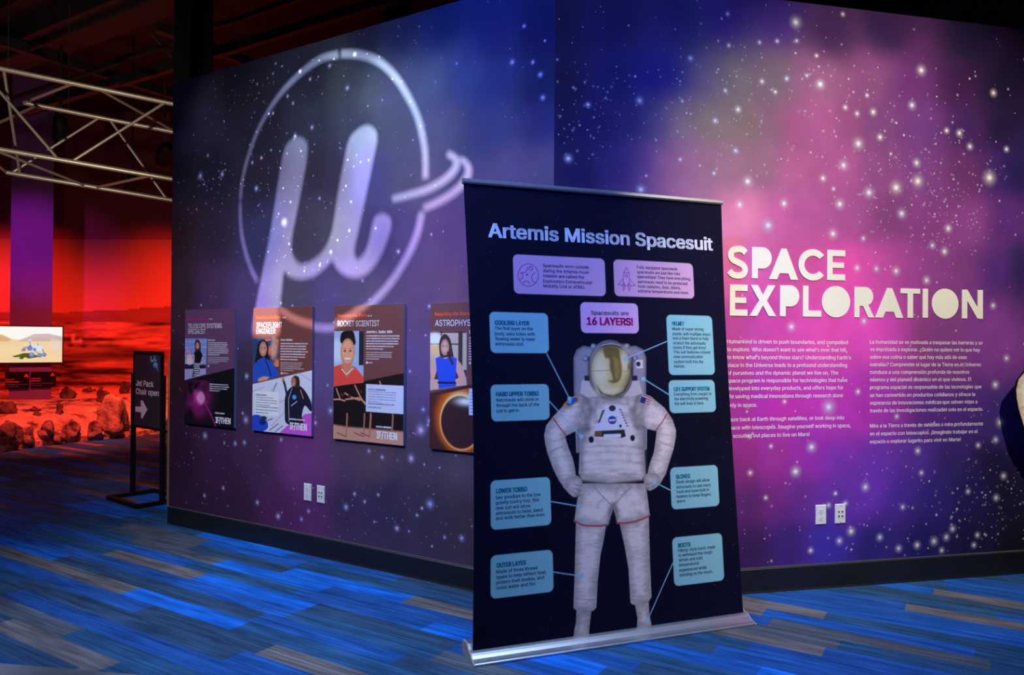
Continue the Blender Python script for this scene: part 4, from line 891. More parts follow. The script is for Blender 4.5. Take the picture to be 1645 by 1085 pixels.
# lettering follows the sheet's gentle waves
for i in range(n0, len(fab.v)):
    A = fab.v[i]; Un, Vn, Wn = wave(A[:, 0], A[:, 2], np.full(len(A), .0026)); fab.v[i] = np.c_[Un, -Wn, Vn]
fab.build('printed_fabric', [M_FABRIC, M_TITLE, M_NAVY, M_MAG, M_TEAL], root, rel, cols=True)
MB().prof([(-.010,BH-.012),(.010,BH-.012),(.013,BH-.004),(.012,BH+.010),(.006,BH+.014),(-.006,BH+.014),(-.012,BH+.010),(-.013,BH-.004)], -hw-.004, hw+.004).build('top_rail', M_ALU, root, rel)
pro = [(.10,.0),(.10,.044),(.085,.058),(.03,.062),(.012,.044),(-.010,.040),(-.020,.037),(-.032,.030),(-.045,.021),(-.060,.016),(-.076,.014),(-.080,.010),(-.080,.004),(-.078,.0)]
MB().prof(pro, -hw-.012, hw+.012).build('base_cassette', M_ALU, root)
for sx in (-1, 1):
    cen = np.array(pro).mean(0); x0, x1 = sorted((sx*(hw+.012), sx*(hw+.019)))
    MB().prof([(y+(y-cen[0])*.05, max(0, z+(z-cen[1])*.12)) for y, z in pro], x0, x1).build('end_cap', plain('cap_plastic', (.35, .30, .30), .4), root)
    MB().box((sx*(hw-.12)-.03, -.076, 0), (sx*(hw-.12)+.03, .095, .0035)).build('foot', M_BLACK, root)
top = rel @ Vector((0, .014, BH-.01)); MB().tube((0, .06, .05), (top.x, max(top.y, .05)+.0, top.z), .008).build('support_pole', M_ALU, root)

# ------------------------------------------------------------------ life-size astronaut cutout at the right edge
# outline and print drawn with the banner's artwork coordinates, scaled up to life size
sc_ = 1.36
el = FB.uv(860+53/4.02, 530+680/4.02); ft = FB.uv(930, 1028)
FSt = Frame(at(1627.5, 626, 4.50), tR)
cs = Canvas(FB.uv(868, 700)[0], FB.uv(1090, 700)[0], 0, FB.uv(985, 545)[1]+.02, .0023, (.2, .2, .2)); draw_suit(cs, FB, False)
cs.u = (cs.u-el[0])*sc_; cs.v = (cs.v-el[1])*sc_; cs.U, cs.V = np.meshgrid(cs.u, cs.v)
zel = FSt.O[2]; cs.V = np.where(cs.V < -(zel-.03), -(zel-.03), cs.V)
cs.C = np.clip(cs.C*np.array([1.5, 1.46, 1.28]), 0, .9)
mask = cs.A > .5
r = empty('astronaut_cutout', FSt.sub(.55, -zel+.0).M)
off = Matrix.Translation((-.55, 0, zel))
cs.into(MB(), .020, mask=mask).build('printed_suit', M_PRINT, r, off, cols=True)
qb = Px(None, FB, 860, 530, 4.02)
pts = [(qb(x, y)-el)*sc_ for x, y in ((270,1085),(180,1010),(115,895),(80,795),(62,735),(58,680),(70,625),(112,570),(187,490),(250,446),(256,180),(276,130),(350,116),(485,78),(600,112),(645,108),(684,134),(704,180),(704,425),(740,434),(826,510),(876,582),(898,650),(884,770),(836,928),(800,990),(720,1085))]
pts = np.vstack([pts, [((FB.uv(*q)-el)*sc_) for q in ((1042,830),(1044,955),(1043,1000),(1020,1004),(1014,960),(990,845),(975,845),(956,960),(945,1016),(925,1016),(922,960),(925,860))]])
pts[:, 1] = np.maximum(pts[:, 1], -zel+.004)
MB().extr(pts, .0, .018).build('black_board', M_BLACK, r, off)
for u in (.32, .82):
    MB().add([(u-.55-.012, 0, .9), (u-.55-.012, 0, 0), (u-.55-.012, .09, 0), (u-.55+.012, 0, .9), (u-.55+.012, 0, 0), (u-.55+.012, .09, 0)], [(0,1,2),(5,4,3),(0,3,4,1),(1,4,5,2),(2,5,3,0)]).build('easel_strut', M_BLACK, r)
tag(r, 'life-size white spacesuit cutout on black board at the right edge', 'cutout')

# ------------------------------------------------------------------ sign stand by the wall's end
A_, B_, C_, D_ = flo(177.6, 802), flo(228.5, 820), flo(272, 806), flo(240, 790)
pa, pb = flo(213, 797), flo(260.3, 811)
XS = unit(pb-pa); SW = float(np.linalg.norm(pb-pa)); FS = Frame((pa+pb)/2, XS); hs = SW/2
r = empty('sign_stand', FS.M)
tag(r, 'black freestanding sign with an arrow beside the violet wall', 'sign')
dp = .21
mb = MB()
for a, b in (((-hs,-dp),(hs,-dp)), ((-hs,dp),(hs,dp)), ((-hs,-dp),(-hs,dp)), ((hs,-dp),(hs,dp))):
    mb.bar((a[0], a[1], .018), (b[0], b[1], .018), .036, .036)
mb.build('base_frame', M_BLACK, r)
zp = FS.uv(208, 600)[1]; z1 = FS.uv(215, 566)[1]; z0 = FS.uv(216, 684)[1]; hp = hs-.02
for sx in (-1, 1): MB().box((sx*hs-.018, -.018, .03), (sx*hs+.018, .018, zp)).build('post', M_BLACK, r, bevel=.002)
mb = MB()
for a, b in (((-hp, z0), (-hp, z1)), ((hp, z0), (hp, z1)), ((-hp, z1), (hp, z1)), ((-hp, z0), (hp, z0))): mb.bar((a[0], 0, a[1]), (b[0], 0, b[1]), .022, .022, side=(0, 1, 0))
mb.build('panel_frame', M_BLACK, r)
cv = Canvas(-hp+.008, hp-.008, z0+.008, z1-.008, .004, lin(62, 56, 66))
p = Px(cv, FS, 160, 550, 3.871)
cv.C *= (.85+.3*fbm(cv.U*6, cv.V*6, 5))[..., None]
p.ell(345, 130, 34, 55, lin(50, 70, 120), soft=.03, alpha=.7)
LB = lin(150, 214, 236)
p.line([(325,92),(322,108),(328,118),(338,116),(346,100),(347,88)], .016, LB, soft=.004); p.line([(346,100),(350,116),(358,112)], .012, LB, soft=.004)
p.ell(352, 142, 13, 17, LB, soft=.006); p.line([(350,150),(362,160),(368,176)], .014, lin(110, 160, 220), soft=.005)
mb = MB(); cv.into(mb, .006)
for t, xa, xb, yb in (('Jet Pack', 231, 341, 270), ('Chair open', 231, 374, 322)):
    a = FS.uv(160+xa/3.871, 550+yb/3.871); b = FS.uv(160+xb/3.871, 550+(yb+(9 if xb < 350 else 12))/3.871); mb.text(t, a[0], b[0], (a[1]+b[1])/2, .050, .008, 1, .022)
mb.extr([p(*q) for q in ((228,400),(263,402),(261,362),(272,364),(301,421),(272,474),(262,472),(264,436),(228,432))], .006, .008, 1)
mb.add([(-hp+.008,.006,z0+.008),(hp-.008,.006,z0+.008),(hp-.008,.006,z1-.008),(-hp+.008,.006,z1-.008)], [(0,3,2,1)], 2)
mb.build('sign_face', [M_PRINT, M_TITLE, M_BLACK], r, cols=True)

# ------------------------------------------------------------------ aluminium truss
r = empty('lighting_truss', loc=at(140, 220, 6.9)); inv = Matrix.Translation(r.location).inverted()
class TL:
    def __init__(s, p0, d0, p1, d1): s.a, s.b = at(*p0, d0), at(*p1, d1); s.x0, s.x1 = p0[0], p1[0]
    def __call__(s, x):
        q0, q1 = s.a-CAM, s.b-CAM; lo, hi = -3., 4.           # the point of the chord that is seen at column x
        for _ in range(50):
            m_ = (lo+hi)/2; q = q0+(q1-q0)*m_; c = 822.5+F*(q@RT)/(q@FW)
            lo, hi = (m_, hi) if c < x else (lo, m_)
        return CAM+q0+(q1-q0)*lo
TA, TC = TL((0,110), 6.6, (278,167), 7.05), TL((0,240), 6.6, (278,288), 7.05)
TB, TD = TL((38,165), 7.3, (278,212), 7.79), TL((10,277), 7.24, (278,322), 7.79)
loc = Matrix.Translation(-r.location)
for ch, xa, xb in ((TA,-90,286), (TC,-90,286), (TB,37,286), (TD,10,286)):
    MB().tube(ch(xa), ch(xb), .022, 14).build('chord', M_ALU_D, r, loc, smooth=False)
for P_, xa, Q_, xb in ((TA,6,TD,32), (TA,-40,TC,94), (TB,38,TA,118), (TC,-70,TB,60), (TD,18,TB,160), (TC,115,TA,266), (TA,157,TB,285), (TB,176,TD,268), (TC,-20,TD,137), (TD,155,TC,243), (TD,10,TC,-40)):
    MB().tube(P_(xa), Q_(xb), .013, 10).build('brace', M_ALU_D, r, loc)
CEIL = 5.7
for q in (TA(13), TB(110)): MB().tube(q, (q[0], q[1], CEIL), .004, 6).build('hanger_cable', M_PIPE, r, loc)
tag(r, 'silver tube lighting truss hanging below the dark ceiling', 'truss')

# ------------------------------------------------------------------ ceiling, posts, ducts
struct(MB().box((-16, -14, CEIL), (12, 16, CEIL+.1)).build('ceiling', M_DARK))
eL = -tL; eN = -nL                         # the building's two directions (right along the left wall, and into it)
def run(px, py, z, d=None):
    q = ray(px, py); return CAM+q*(z-H)/q[2]
for nm, px, dpt, wd, lab in (('steel_post', 311, 7.2, .25, 'black steel post rising behind the left end of the violet wall'), ('steel_post', 640, 7.0, .19, 'dark steel post rising behind the middle of the violet wall')):
    q = at(px, 60, dpt); f = Frame((q[0], q[1], 0), eL)
    mb = MB().box((-wd/2,-wd/2,0), (wd/2,-wd/2+.02,CEIL)).box((-wd/2,wd/2-.02,0), (wd/2,wd/2,CEIL)).box((-.012,-wd/2+.02,0), (.012,wd/2-.02,CEIL)).box((-wd/2-.04,-wd/2-.04,0), (wd/2+.04,wd/2+.04,.02))
    tag(mb.build(nm, M_BLACK if px < 400 else M_DARK, M=f.M), lab, 'post')
def pipe(name, pts, rad, mat, lab, cat, n=10, sq=None):
    mb = MB()
    o = np.mean([np.asarray(x) for x in pts], 0); P = [np.asarray(x)-o for x in pts]
    if sq:
        for a, b in zip(P[:-1], P[1:]): mb.bar(a, b, *sq)
    else: mb.path(P, rad, n)
    tag(mb.build(name, mat, M=Matrix.Translation(o)), lab, cat)
def along(px, py, z, L0, L1, d=eL): q = run(px, py, z); return [q+d*L0, q+d*L1]
pipe('ceiling_duct', along(60, 60, 5.1, -8, 6), 0, M_PIPE, 'wide dark duct running under the ceiling at upper left', 'duct', sq=(.55, .30))
pipe('ceiling_pipe', along(130, 45, 4.9, -8, 5), .035, M_PIPE, 'thin dark pipe right beside the wide ceiling duct', 'pipe')
pipe('ceiling_duct', along(15, 12, 5.3, -8, 6), 0, M_PIPE, 'narrow dark duct in the upper left corner of the ceiling', 'duct', sq=(.3, .2))
q = along(190, 101, 4.7, -2.5, .8); pipe('ceiling_pipe', [q[0], q[1], q[1]+eL*.3+np.array([0, 0, -.06]), q[1]+eL*.6+eN*.2+np.array([0, 0, -.2])], .03, M_PIPE, 'dark bent conduit above the silver truss', 'pipe')
pipe('ceiling_beam', along(240, 115, 4.55, -4.5, 1.2), 0, M_PIPE, 'dark reddish beam behind the silver truss', 'beam', sq=(.09, .10))
pipe('ceiling_beam', along(150, 112, 4.9, -2.2, 3.5, eN), 0, M_PIPE, 'dark cross beam sloping right behind the silver truss', 'beam', sq=(.10, .12))
pipe('ceiling_rail', along(500, 38, 4.5, -3.2, 3), 0, M_PIPE, 'brown ceiling rail just above the violet wall edge', 'rail', sq=(.07, .09))
pipe('ceiling_rail', along(437, 12, 4.9, -3.6, 3), 0, M_PIPE, 'thin brown ceiling rail higher above the violet wall', 'rail', sq=(.04, .05))
pipe('ceiling_beam', along(360, 85, 4.6, -.8, 2.6, eN), 0, M_PIPE, 'short dark beam crossing above the violet wall end', 'beam', sq=(.08, .10))
pipe('hanging_strut', [run(244, 55, 5.0), run(240, 55, 5.0)+np.array([0.6, .3, -.7])], .02, M_PIPE, 'thin dark strut hanging between truss and black post', 'strut')
def par_can(px, py, d, tgt, lab):
    o = at(px, py, d); dr = unit(np.asarray(tgt)-o); r = empty('stage_light', loc=tuple(o))
    mb = MB(); n = 14; P = [(-.16,.035),(-.13,.075),(.02,.09),(.14,.095),(.14,.085),(.03,.08)]
    a = unit(np.cross(dr, (0, 0, 1))); b = np.cross(a, dr); V = []; fs = []
    for x, rr in P:
        for k in range(n): t = 2*math.pi*k/n; V.append(dr*x + (a*math.cos(t)+b*math.sin(t))*rr)
    for i in range(len(P)-1):
        for k in range(n): fs.append((i*n+k, i*n+(k+1) % n, (i+1)*n+(k+1) % n, (i+1)*n+k))
    fs += [tuple(range(n))[::-1], tuple(range((len(P)-1)*n, len(P)*n))]
    mb.add(V, fs); mb.build('lamp_housing', M_BLACK, r)
    MB().path([a*.1, a*.12+np.array([0,0,.16]), -a*.12+np.array([0,0,.16]), -a*.1], .008).build('yoke', M_BLACK, r)
    MB().tube((0,0,.15), (0,0,CEIL-o[2]), .015, 8).build('drop_pipe', M_PIPE, r)
    tag(r, lab, 'lamp')
par_can(97, 207, 9.0, (-7, 12, 0), 'small stage lamp hanging behind the left end of the truss')
par_can(264, 247, 9.4, (-7, 13, 1), 'small stage lamp hanging behind the truss beside the violet wall')
par_can(212, 296, 10.5, (-7.5, 14, 1), 'small red-lit stage lamp hanging below the truss')

# ------------------------------------------------------------------ the mars display
YB = 14.0
FMw = Frame((-7.5, YB, 0), (1, 0, 0)); mt = FMw.uv(180, 385)[1]
cv = Canvas(-5.5, 6., 0, mt, .028); g = FMw.uv; U, V = cv.U, cv.V
hz = g(180, 508)[1]; n = fbm(U*1.6, V*9, 5, 5)
cv.C = (np.array([.30, .10, .06])*(1-sstep(hz, mt, V))[..., None] + np.array([.10, .04, .03])*sstep(hz, mt, V)[..., None])*1.9
pl = (V < hz); st = fbm(U*1.1, V*14, 9, 5); gr = np.array([.50, .17, .10])*(.08+1.5*np.clip(st*2.2-.65, 0, 1))[..., None]
cv.mix((slice(None),)*2, pl.astype(float), gr)
fi = fbm(U*5, V*42, 19, 4); cv.C *= np.where(pl, .45+1.1*fi, 1)[..., None]
hill = hz + .05 + .16*fbm(U*.9+2, U*0+1.3, 15, 3)*sstep(-1.5, 1.2, U)*1.6
cv.mix((slice(None),)*2, ((V < hill) & (V > hz-.12)).astype(float)*.95, np.array([.26, .075, .05])*(.7+.6*n)[..., None])
for (x0, y0, x1, y1, a) in ((85,568,280,578,.75), (160,560,240,568,.6), (85,546,150,556,.5), (200,530,280,536,.4), (110,590,280,596,.4)):
    q0, q1 = g(x0, y1), g(x1, y0); m_ = np.exp(-(((V-(q0[1]+q1[1])/2)/(q1[1]-q0[1]))**2)*1.5)*sstep(-.3, .3, (U-q0[0]))*(1-sstep(-.3, .3, (U-q1[0])))
    cv.mix((slice(None),)*2, np.clip(m_*(a+.5*(st-.5)), 0, 1), np.array([.045, .016, .014]))
p = Px(cv, FMw, 0, 480, 3.1); RV = np.array([.75, .38, .34])
p.line([(367,182),(366,215)], .05, RV); p.ell(367, 182, 9, 7, RV); p.poly([(362,206),(392,208),(402,198),(414,208),(410,222),(366,222)], RV); p.ell(355, 232, 14, 8, np.array([.05,.02,.02])); p.ell(420, 237, 16, 7, np.array([.05,.02,.02]))
mb = MB(); cv.into(mb, .02); o = struct(mb.build('wall_back', M_MURAL, M=FMw.M, cols=True), 'red mars landscape mural behind the rocks')
M_MAROON = plain('maroon_wall_paint', (.13, .024, .05), .85, var=.1)
struct(MB().box((-16, YB, 0), (4, YB+.15, CEIL)).build('wall_far', M_MAROON))
struct(MB().box((-12.2, 6, 0), (-12.05, YB, CEIL)).build('wall_side', M_MAROON))
# sand bed
ex = np.array([-12, -9.0, -7.2, -6.55, -6.39, -6.09, -5.56, -5.2, -4.4, -3.0]); ey = np.array([7.6, 8.0, 8.5, 9.0, 9.34, 10.29, 10.93, 11.4, 12.3, 13.2])
def edge(x): return np.interp(x, ex, ey)
def sand(x, y):
    d = y-edge(x); n = fbm(np.asarray(x)*2.2+40, np.asarray(y)*2.2+40, 81, 4)-.5
    h = .07+.42*(1-np.exp(-np.maximum(d, 0)*.55)) + .12*sstep(.0, .5, d)*(1-sstep(.8, 1.7, d)) + n*.12*sstep(0, .6, d)
    return h
xs = np.linspace(-11.9, -3.1, 120); tt = np.linspace(0, 1, 70)**1.3; Xg, Tg = np.meshgrid(xs, tt); Yg = edge(Xg)+(YB-.03-edge(Xg))*Tg; Zg = sand(Xg, Yg)
n0_, n1_ = Zg.shape; I = np.arange(n0_*n1_).reshape(n0_, n1_); mb = MB()
mb.add(np.stack([Xg, Yg, Zg], -1).reshape(-1, 3), np.stack([I[:-1,:-1], I[:-1,1:], I[1:,1:], I[1:,:-1]], -1).reshape(-1, 4))
fr_ = np.c_[xs, edge(xs)]; mb.add(np.vstack([np.c_[fr_, sand(xs, edge(xs))], np.c_[fr_, xs*0]]), [(i, i+n1_, i+n1_+1, i+1) for i in range(n1_-1)])
tN = NT('red_sand'); tc = tN.n('ShaderNodeTexCoord').outputs['Object']; k = tN.ramp(tN.noise(3.2, tc, 8, .62), [(.37, (.06, .035, .03)), (.47, (.46, .24, .17)), (.75, (.66, .38, .26))])
tN.l(k, tN.b.inputs['Base Color']); tN.b.inputs['Roughness'].default_value = .95; b = tN.n('ShaderNodeBump'); b.inputs['Strength'].default_value = .9; b.inputs['Distance'].default_value = .06
tN.l(tN.noise(14, tc, 6), b.inputs['Height']); tN.l(b.outputs[0], tN.b.inputs['Normal'])
tag(mb.build('sand_bed', tN.m, smooth=True), 'red sand bed of the mars display behind the carpet', 'sand', kind='stuff')
def rockmat(name, c0, c1):
    t = NT(name); tc = t.n('ShaderNodeTexCoord').outputs['Object']
    t.l(t.ramp(t.noise(7, tc, 7, .65), [(.36, c0), (.62, c1)]), t.b.inputs['Base Color']); t.b.inputs['Roughness'].default_value = .9
    b = t.n('ShaderNodeBump'); b.inputs['Strength'].default_value = 1.; b.inputs['Distance'].default_value = .05; t.l(t.noise(18, tc, 6, .7), b.inputs['Height']); t.l(b.outputs[0], t.b.inputs['Normal']); return t.m
R_DK = rockmat('dark_rock', (.02, .014, .018), (.17, .085, .075)); R_MD = rockmat('speckled_rock', (.025, .02, .026), (.40, .25, .20)); R_TN = rockmat('tan_rock', (.20, .12, .08), (.66, .44, .26))
def sand_hit(px, py):
    d = ray(px, py); k = 8.0
    while k < 14:
        q = CAM+d*k
        if q[1] > edge(q[0]) and q[2] < sand(q[0], q[1]): break
        k += .02
    return CAM+d*k
def rock(px, py, wpx, hpx, mat, label, seed, tall=1., cut=.3):
    """px,py = foot of the rock"""
    q = sand_hit(px, py); k = (q[1])/F; rx, rz = wpx*k/2, hpx*k
    bm = bmesh.new(); bmesh.ops.create_icosphere(bm, subdivisions=4, radius=1); r_ = np.random.default_rng(seed)
    V = np.array([v.co[:] for v in bm.verts]); fc = [tuple(v.index for v in f.verts) for f in bm.faces]; bm.free()
    n = 0
    for i in range(14):
        dr = unit(r_.normal(size=3)); n = n - np.maximum(V@dr-.62-.22*r_.random(), 0)*1.0
    s_ = V*2.3+r_.random(3)*9+20; nn = fbm(s_[:, 0]+s_[:, 2]*.6, s_[:, 1]+s_[:, 2]*.8, seed, 4)-.5
    s2 = V*6.5+r_.random(3)*9+20; n2 = np.abs(fbm(s2[:, 0]+s2[:, 2]*.6, s2[:, 1]+s2[:, 2]*.8, seed+50, 3)-.5)
    V = V*(1+n+.5*nn-.35*n2)[:, None]; V = np.c_[V[:, 0]*rx*1.05, V[:, 1]*rx*.85, (V[:, 2]+cut)*rz/(1+cut)]
    mb = MB().add(V, fc)
    tag(mb.build('rock', mat, M=Matrix.Translation((q[0], q[1], q[2]))@Matrix.Rotation(r_.random()*.6-.3, 4, 'Z'), smooth=True), label, 'rock', 'rocks of the mars display')
for i, a in enumerate([(110, 640, 25, 20, R_DK, 'dark rock on red sand just right of the info panels'), (157, 627, 24, 14, R_DK, 'dark rock at the back of the red sand in the middle'),
     (139, 630, 18, 9, R_DK, 'small low dark rock left of the big tan boulder'), (201, 632, 19, 22, R_DK, 'dark rock just left of the black sign post'),
     (95, 664, 20, 17, R_DK, 'round dark rock on open sand below the info panels'), (57, 661, 20, 8, R_DK, 'flat dark rock on open sand below the left info panel'), (61, 667, 16, 7, R_DK, 'smaller flat rock just below another flat rock'),
     (8, 664, 36, 26, R_DK, 'blocky dark rock at the left edge of the photo'), (180, 690, 56, 58, R_TN, 'big amber-lit tan boulder beside the black sign'),
     (166, 646, 26, 22, R_DK, 'dark rock leaning on the top left of the tan boulder'), (176, 682, 26, 36, R_DK, 'dark upright rock against the middle of the tan boulder'), (70, 700, 36, 26, R_MD, 'speckled rock in the front row under the flat rocks'),
     (119, 703, 40, 30, R_MD, 'wide speckled rock in the middle of the front row'), (152, 702, 30, 26, R_MD, 'speckled rock in the front row beside the tan boulder'),
     (90, 708, 28, 18, R_MD, 'low speckled rock between two front row rocks'), (14, 716, 44, 40, R_MD, 'big speckled rock in the front row at the left edge'), (44, 708, 30, 26, R_MD, 'speckled front rock right of the big left edge rock'), (268, 690, 14, 18, R_DK, 'dark rock seen between the sign post and the wall end')]):
    rock(*a, seed=300+i)
# column with the monitor
q = at(51, 545, 12.2); d_ = unit([q[0], q[1], 0]); FT = Frame((q[0], q[1], 1.4), (d_[1], -d_[0], 0))
x0, x1 = FT.uv(17, 400)[0], FT.uv(85, 400)[0]; cw = x1-x0
struct(MB().box((x0, 0, -1.4), (x1, cw, CEIL-1.4)).build('trim_1', M_COLUMN, M=FT.M), 'square purple-lit column behind the desert monitor')
ta = FT.uv(-48, 583); tb = FT.uv(100, 526); ctr = (ta+tb)/2
ft = FT.sub(ctr[0], ctr[1]); tw, th = (tb-ta)/2
r = empty('wall_monitor', ft.M)
MB().box((-tw-.02, -.09, -th-.02), (tw+.02, -.03, th+.02)).build('bezel', M_BLACK, r, bevel=.004)
MB().box((-.2, -.03, -.2), (.3, 0, .2)).build('wall_bracket', M_BLACK, r)
cv = Canvas(-tw, tw, -th, th, .006, lin(250, 216, 168)); p = Px(cv, ft, 0, 510, 7.75); U, V = cv.U, cv.V
cv.C *= (.92+.14*fbm(U*6, V*22, 3))[..., None]
p.poly([(-500,120),(780,120),(780,240),(600,260),(480,250),(250,280),(150,270),(40,215),(-100,190),(-500,200)], lin(255, 254, 248), smooth=False)
p.poly([(240,285),(330,250),(420,210),(540,206),(610,205),(770,240),(770,300),(500,300),(240,300)], lin(206, 178, 176), soft=.01, alpha=.85); p.poly([(-500,205),(20,222),(150,280),(100,300),(-500,310)], lin(216, 166, 122), soft=.015, alpha=.8)
p.poly([(640,260),(770,300),(770,420),(600,400)], lin(238, 216, 206), soft=.03, alpha=.7)
p.poly([(150,485),(230,465),(290,445),(370,445),(480,480),(490,490),(360,515),(310,495),(280,522),(235,515),(250,490),(190,498)], lin(86, 92, 30))
DB, LB2 = lin(104, 130, 190), lin(226, 230, 246)
for x, y, rr in ((300,400,22), (395,468,32), (495,472,28), (550,465,26)): p.ell(x, y, rr, rr, DB); p.ell(x-4, y-6, rr*.5, rr*.5, lin(150, 172, 216))
p.poly([(330,370),(380,335),(430,345),(530,350),(535,390),(500,415),(440,425),(360,420)], LB2); p.poly([(330,375),(380,340),(410,380),(390,415),(350,415)], lin(120, 130, 190)); p.ell(430, 400, 22, 18, DB)
p.line([(375,340),(372,295)], .014, lin(140, 150, 190)); p.ell(373, 285, 18, 15, lin(216, 222, 236)); p.line([(475,350),(472,325)], .01, lin(130, 130, 150)); p.line([(330,370),(290,395),(270,420)], .014, DB); p.line([(440,420),(495,465)], .012, DB); p.line([(530,395),(550,460)], .012, DB)
cv.into(MB(), .0905).build('screen', M_SCREEN, r, cols=True)
tag(r, 'wide monitor showing a rover in a bright desert on the purple column', 'monitor')
for xa, xb, lab, u_ in ((8, 47.5, 'left black info panel with pink heading under the monitor', 0), (49.5, 90, 'right black info panel with pink heading under the monitor', 1)):
    pa, pb = FT.uv(xa, 625 if not u_ else 622.5), FT.uv(xb, 597); c = (pa+pb)/2; f = FT.sub(*c); hw_, hh_ = (pb-pa)/2
    r = empty('info_panel', f.M)
    MB().box((-hw_, -.05, -hh_), (hw_, -.03, hh_)).build('board', M_BLACK, r)
    xi0, xi1 = max(-hw_, x0+.02-c[0]), min(hw_, x1-.02-c[0]); MB().box((xi0, -.03, -.06), (xi1, 0, .06)).build('mount', M_BLACK, r)
    cv = Canvas(-hw_, hw_, -hh_, hh_, .006, lin(12, 8, 16)); p = Px(cv, f, 0, 510, 7.75); dx = 0 if not u_ else 325; dy = 0 if not u_ else -14
    p.poly([(300+dx,742+dy),(328+dx,700+dy),(356+dx,742+dy)], lin(220, 60, 96)); p.ell(328+dx, 730+dy, 7, 8, lin(60, 16, 30))
    p.copy(66+dx, 762+dy, 240+dx, 784+dy, 1, lin(230, 60, 130), alpha=1); p.copy(66+dx, 788+dy, 290+dx, 815+dy, 1, lin(230, 60, 130), alpha=1); p.copy(66+dx, 820+dy, 335+dx, 872+dy, 2, lin(96, 96, 160))
    cv.into(MB(), .0505).build('printed_face', M_MURAL, r, cols=True)
    tag(r, lab, 'panel', 'info panels under the monitor')

# ------------------------------------------------------------------ grey tabletop in the near left corner
za = .74; a, b = flo(0, 1066, za), flo(232, 1085, za); X = unit(b-a); Nn = np.array([X[1], -X[0], 0]); 
if Nn[1] > 0: Nn = -Nn
c = a + X*.02 + Nn*.40; FTb = Frame((c[0], c[1], 0), X)
r = empty('side_table', FTb.M)
t = NT('grey_top_light_patches'); tc = t.n('ShaderNodeTexCoord').outputs['Object']; t.l(t.ramp(t.noise(9, tc, 4), [(.4, (.085, .09, .10)), (.62, (.19, .185, .20))]), t.b.inputs['Base Color']); t.b.inputs['Roughness'].default_value = .35  # pale mottling is light falling on the top, put into the colour
hw_, hd_, rr = .62, .40, .07
pts = []
for cx, cy, a0 in ((hw_-rr, hd_-rr, 0), (-hw_+rr, hd_-rr, 90), (-hw_+rr, -hd_+rr, 180), (hw_-rr, -hd_+rr, 270)): pts += arc(cx, cy, rr, rr, a0, a0+90, 8)
n = len(pts); mb = MB(); mb.add([(x, y, za) for x, y in pts]+[(x, y, za-.03) for x, y in pts], [tuple(range(n)), tuple(range(2*n-1, n-1, -1))]+[(i, n+i, n+(i+1) % n, (i+1) % n) for i in range(n)])
mb.build('tabletop', t.m, r)
for sx in (-1, 1):
    for sy in (-1, 1): MB().tube((sx*(hw_-.08), sy*(hd_-.08), za-.03), (sx*(hw_-.06), sy*(hd_-.06), 0), .018).build('leg', M_ALU, r)
tag(r, 'grey tabletop with painted light patches cut off in the lower left corner', 'table')

# ------------------------------------------------------------------ projector with its logo stencil
LP = FL.pt(-1.72, 4.15, 3.0); WC = FL.pt(-1.68, 2.4)
dv = unit(WC-LP); rx = unit(np.cross(dv, (0, 0, 1))); rz = np.cross(rx, dv); DS = .22
def sten(pts):
    out = []
    for x, y in pts:
        u, v = FL.uv(x, y); d = FL.pt(u, v)-LP; d = d*DS/(d@dv); out.append((d@rx, d@rz))
    return out
k = 2.26; G = lambda L: [(370+x/k, 60+y/k) for x, y in L]
mu = [(182,1090),(84,1085),(96,960),(140,740),(178,500),(196,410),(215,378),(245,362),(272,375),(280,410),(268,500),(240,640),(222,740),(226,790),(250,822),(280,820),(320,795),(350,755),(372,690),(392,560),(415,440),(428,380),(450,345),(490,320),(522,332),(533,365),(522,430),(495,560),(465,700),(450,770),(456,805),(475,800),(498,760),(514,690),(526,655),(552,642),(578,655),(582,690),(560,760),(530,820),(495,858),(455,872),(415,862),(385,838),(370,812),(340,840),(300,868),(255,878),(215,868),(196,850),(188,900),(180,990)]
mu_pts = smooth_loop(G(mu), 4)
def band(P, w):
    P = smooth_line(G(P), 6); n = len(P); w = np.interp(np.linspace(0, 1, n), np.linspace(0, 1, len(w)), w)/k
    T = np.gradient(P, axis=0); T /= np.linalg.norm(T, axis=1)[:, None]; N_ = np.c_[-T[:, 1], T[:, 0]]
    return np.vstack([P+N_*w[:, None]/2, (P-N_*w[:, None]/2)[::-1]])
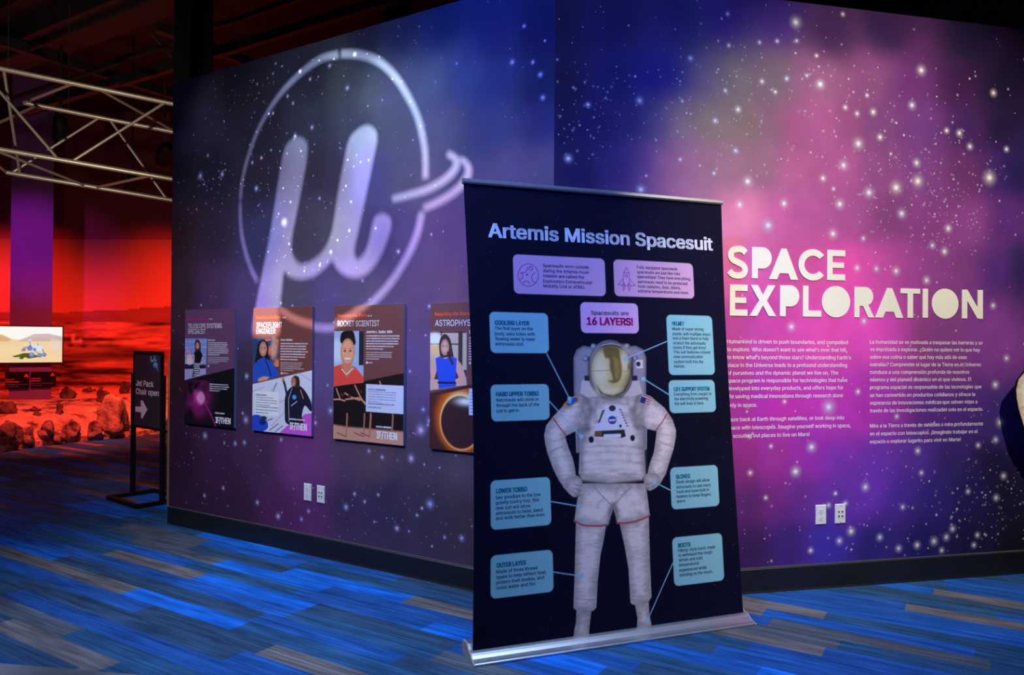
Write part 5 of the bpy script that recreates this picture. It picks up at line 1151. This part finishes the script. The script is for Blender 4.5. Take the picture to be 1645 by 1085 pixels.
loops = [mu_pts,
  band([(392,62),(330,78),(262,125),(195,190),(140,265),(95,350),(60,450),(42,530),(37,588)], [27,24,20,16,13,11,9,8,8]),
  band([(36,600),(36,650),(42,720),(58,790),(80,850),(98,886)], [7,7,8,9,9]),
  band([(180,992),(230,1026),(290,1048),(350,1056),(400,1046),(460,1010),(530,950),(590,880),(640,800),(676,720),(696,636)], [13,17,18,19,20,21,21,22,22]),
  band([(402,60),(450,60),(500,70),(550,95),(600,145),(645,215),(680,290),(700,370),(708,440),(708,512)], [28,30,30,26,24,22,22,20,20]),
  band([(588,588),(650,572),(720,550),(780,515),(815,478),(822,450),(806,432),(788,424)], [20,23,24,25,24,22,20]),
  band([(702,622),(760,596),(820,556),(858,510),(864,475),(850,452),(832,442)], [20,22,24,24,22,20,18])]
cu = bpy.data.curves.new('s', 'CURVE'); cu.dimensions = '2D'; cu.fill_mode = 'BOTH'
def spl(pts):
    s_ = cu.splines.new('POLY'); s_.points.add(len(pts)-1); s_.use_cyclic_u = True
    for q, (x, y) in zip(s_.points, pts): q.co = (x, y, 0, 1)
spl([(-.25,-.25),(.25,-.25),(.25,.25),(-.25,.25)])
for L in loops: spl(sten(L))
o = bpy.data.objects.new('s', cu); COL.objects.link(o); dg = bpy.context.evaluated_depsgraph_get(); dg.update()
me = bpy.data.meshes.new_from_object(o.evaluated_get(dg)); bpy.data.objects.remove(o)
V = np.array([v.co[:2] for v in me.vertices]); fs = [tuple(q.vertices) for q in me.polygons]
FP = Matrix.Identity(4)
for i in range(3): FP[i][0], FP[i][1], FP[i][2], FP[i][3] = rx[i], dv[i], rz[i], LP[i]
r = empty('logo_projector', FP)
MB().add(np.c_[V[:, 0], np.full(len(V), DS), V[:, 1]], fs).build('stencil_plate', M_BLACK, r)
mb = MB()
for lo, hi in (((-.25,-.12,-.25),(-.245,DS,.25)), ((.245,-.12,-.25),(.25,DS,.25)), ((-.25,-.12,-.25),(.25,DS,-.245)), ((-.25,-.12,.245),(.25,DS,.25)), ((-.25,-.125,-.25),(.25,-.12,.25))): mb.box(lo, hi)
mb.build('housing', M_BLACK, r)
l = bpy.data.lights.new('projector_lamp', 'SPOT'); l.energy = 2700; l.color = (.88, .97, 1.); l.spot_size = math.radians(70); l.spot_blend = .1; l.shadow_soft_size = .0014
lo_ = bpy.data.objects.new('projector_lamp', l); COL.objects.link(lo_); lo_.parent = r; lo_.matrix_local = Matrix.Rotation(math.radians(90), 4, 'X')
MB().tube((0, 0, .25), tuple(FP.inverted() @ Vector((LP[0], LP[1], CEIL))), .02, 8).build('drop_pipe', M_PIPE, r)
tag(r, 'black stencil projector hanging in front of the violet wall', 'projector')
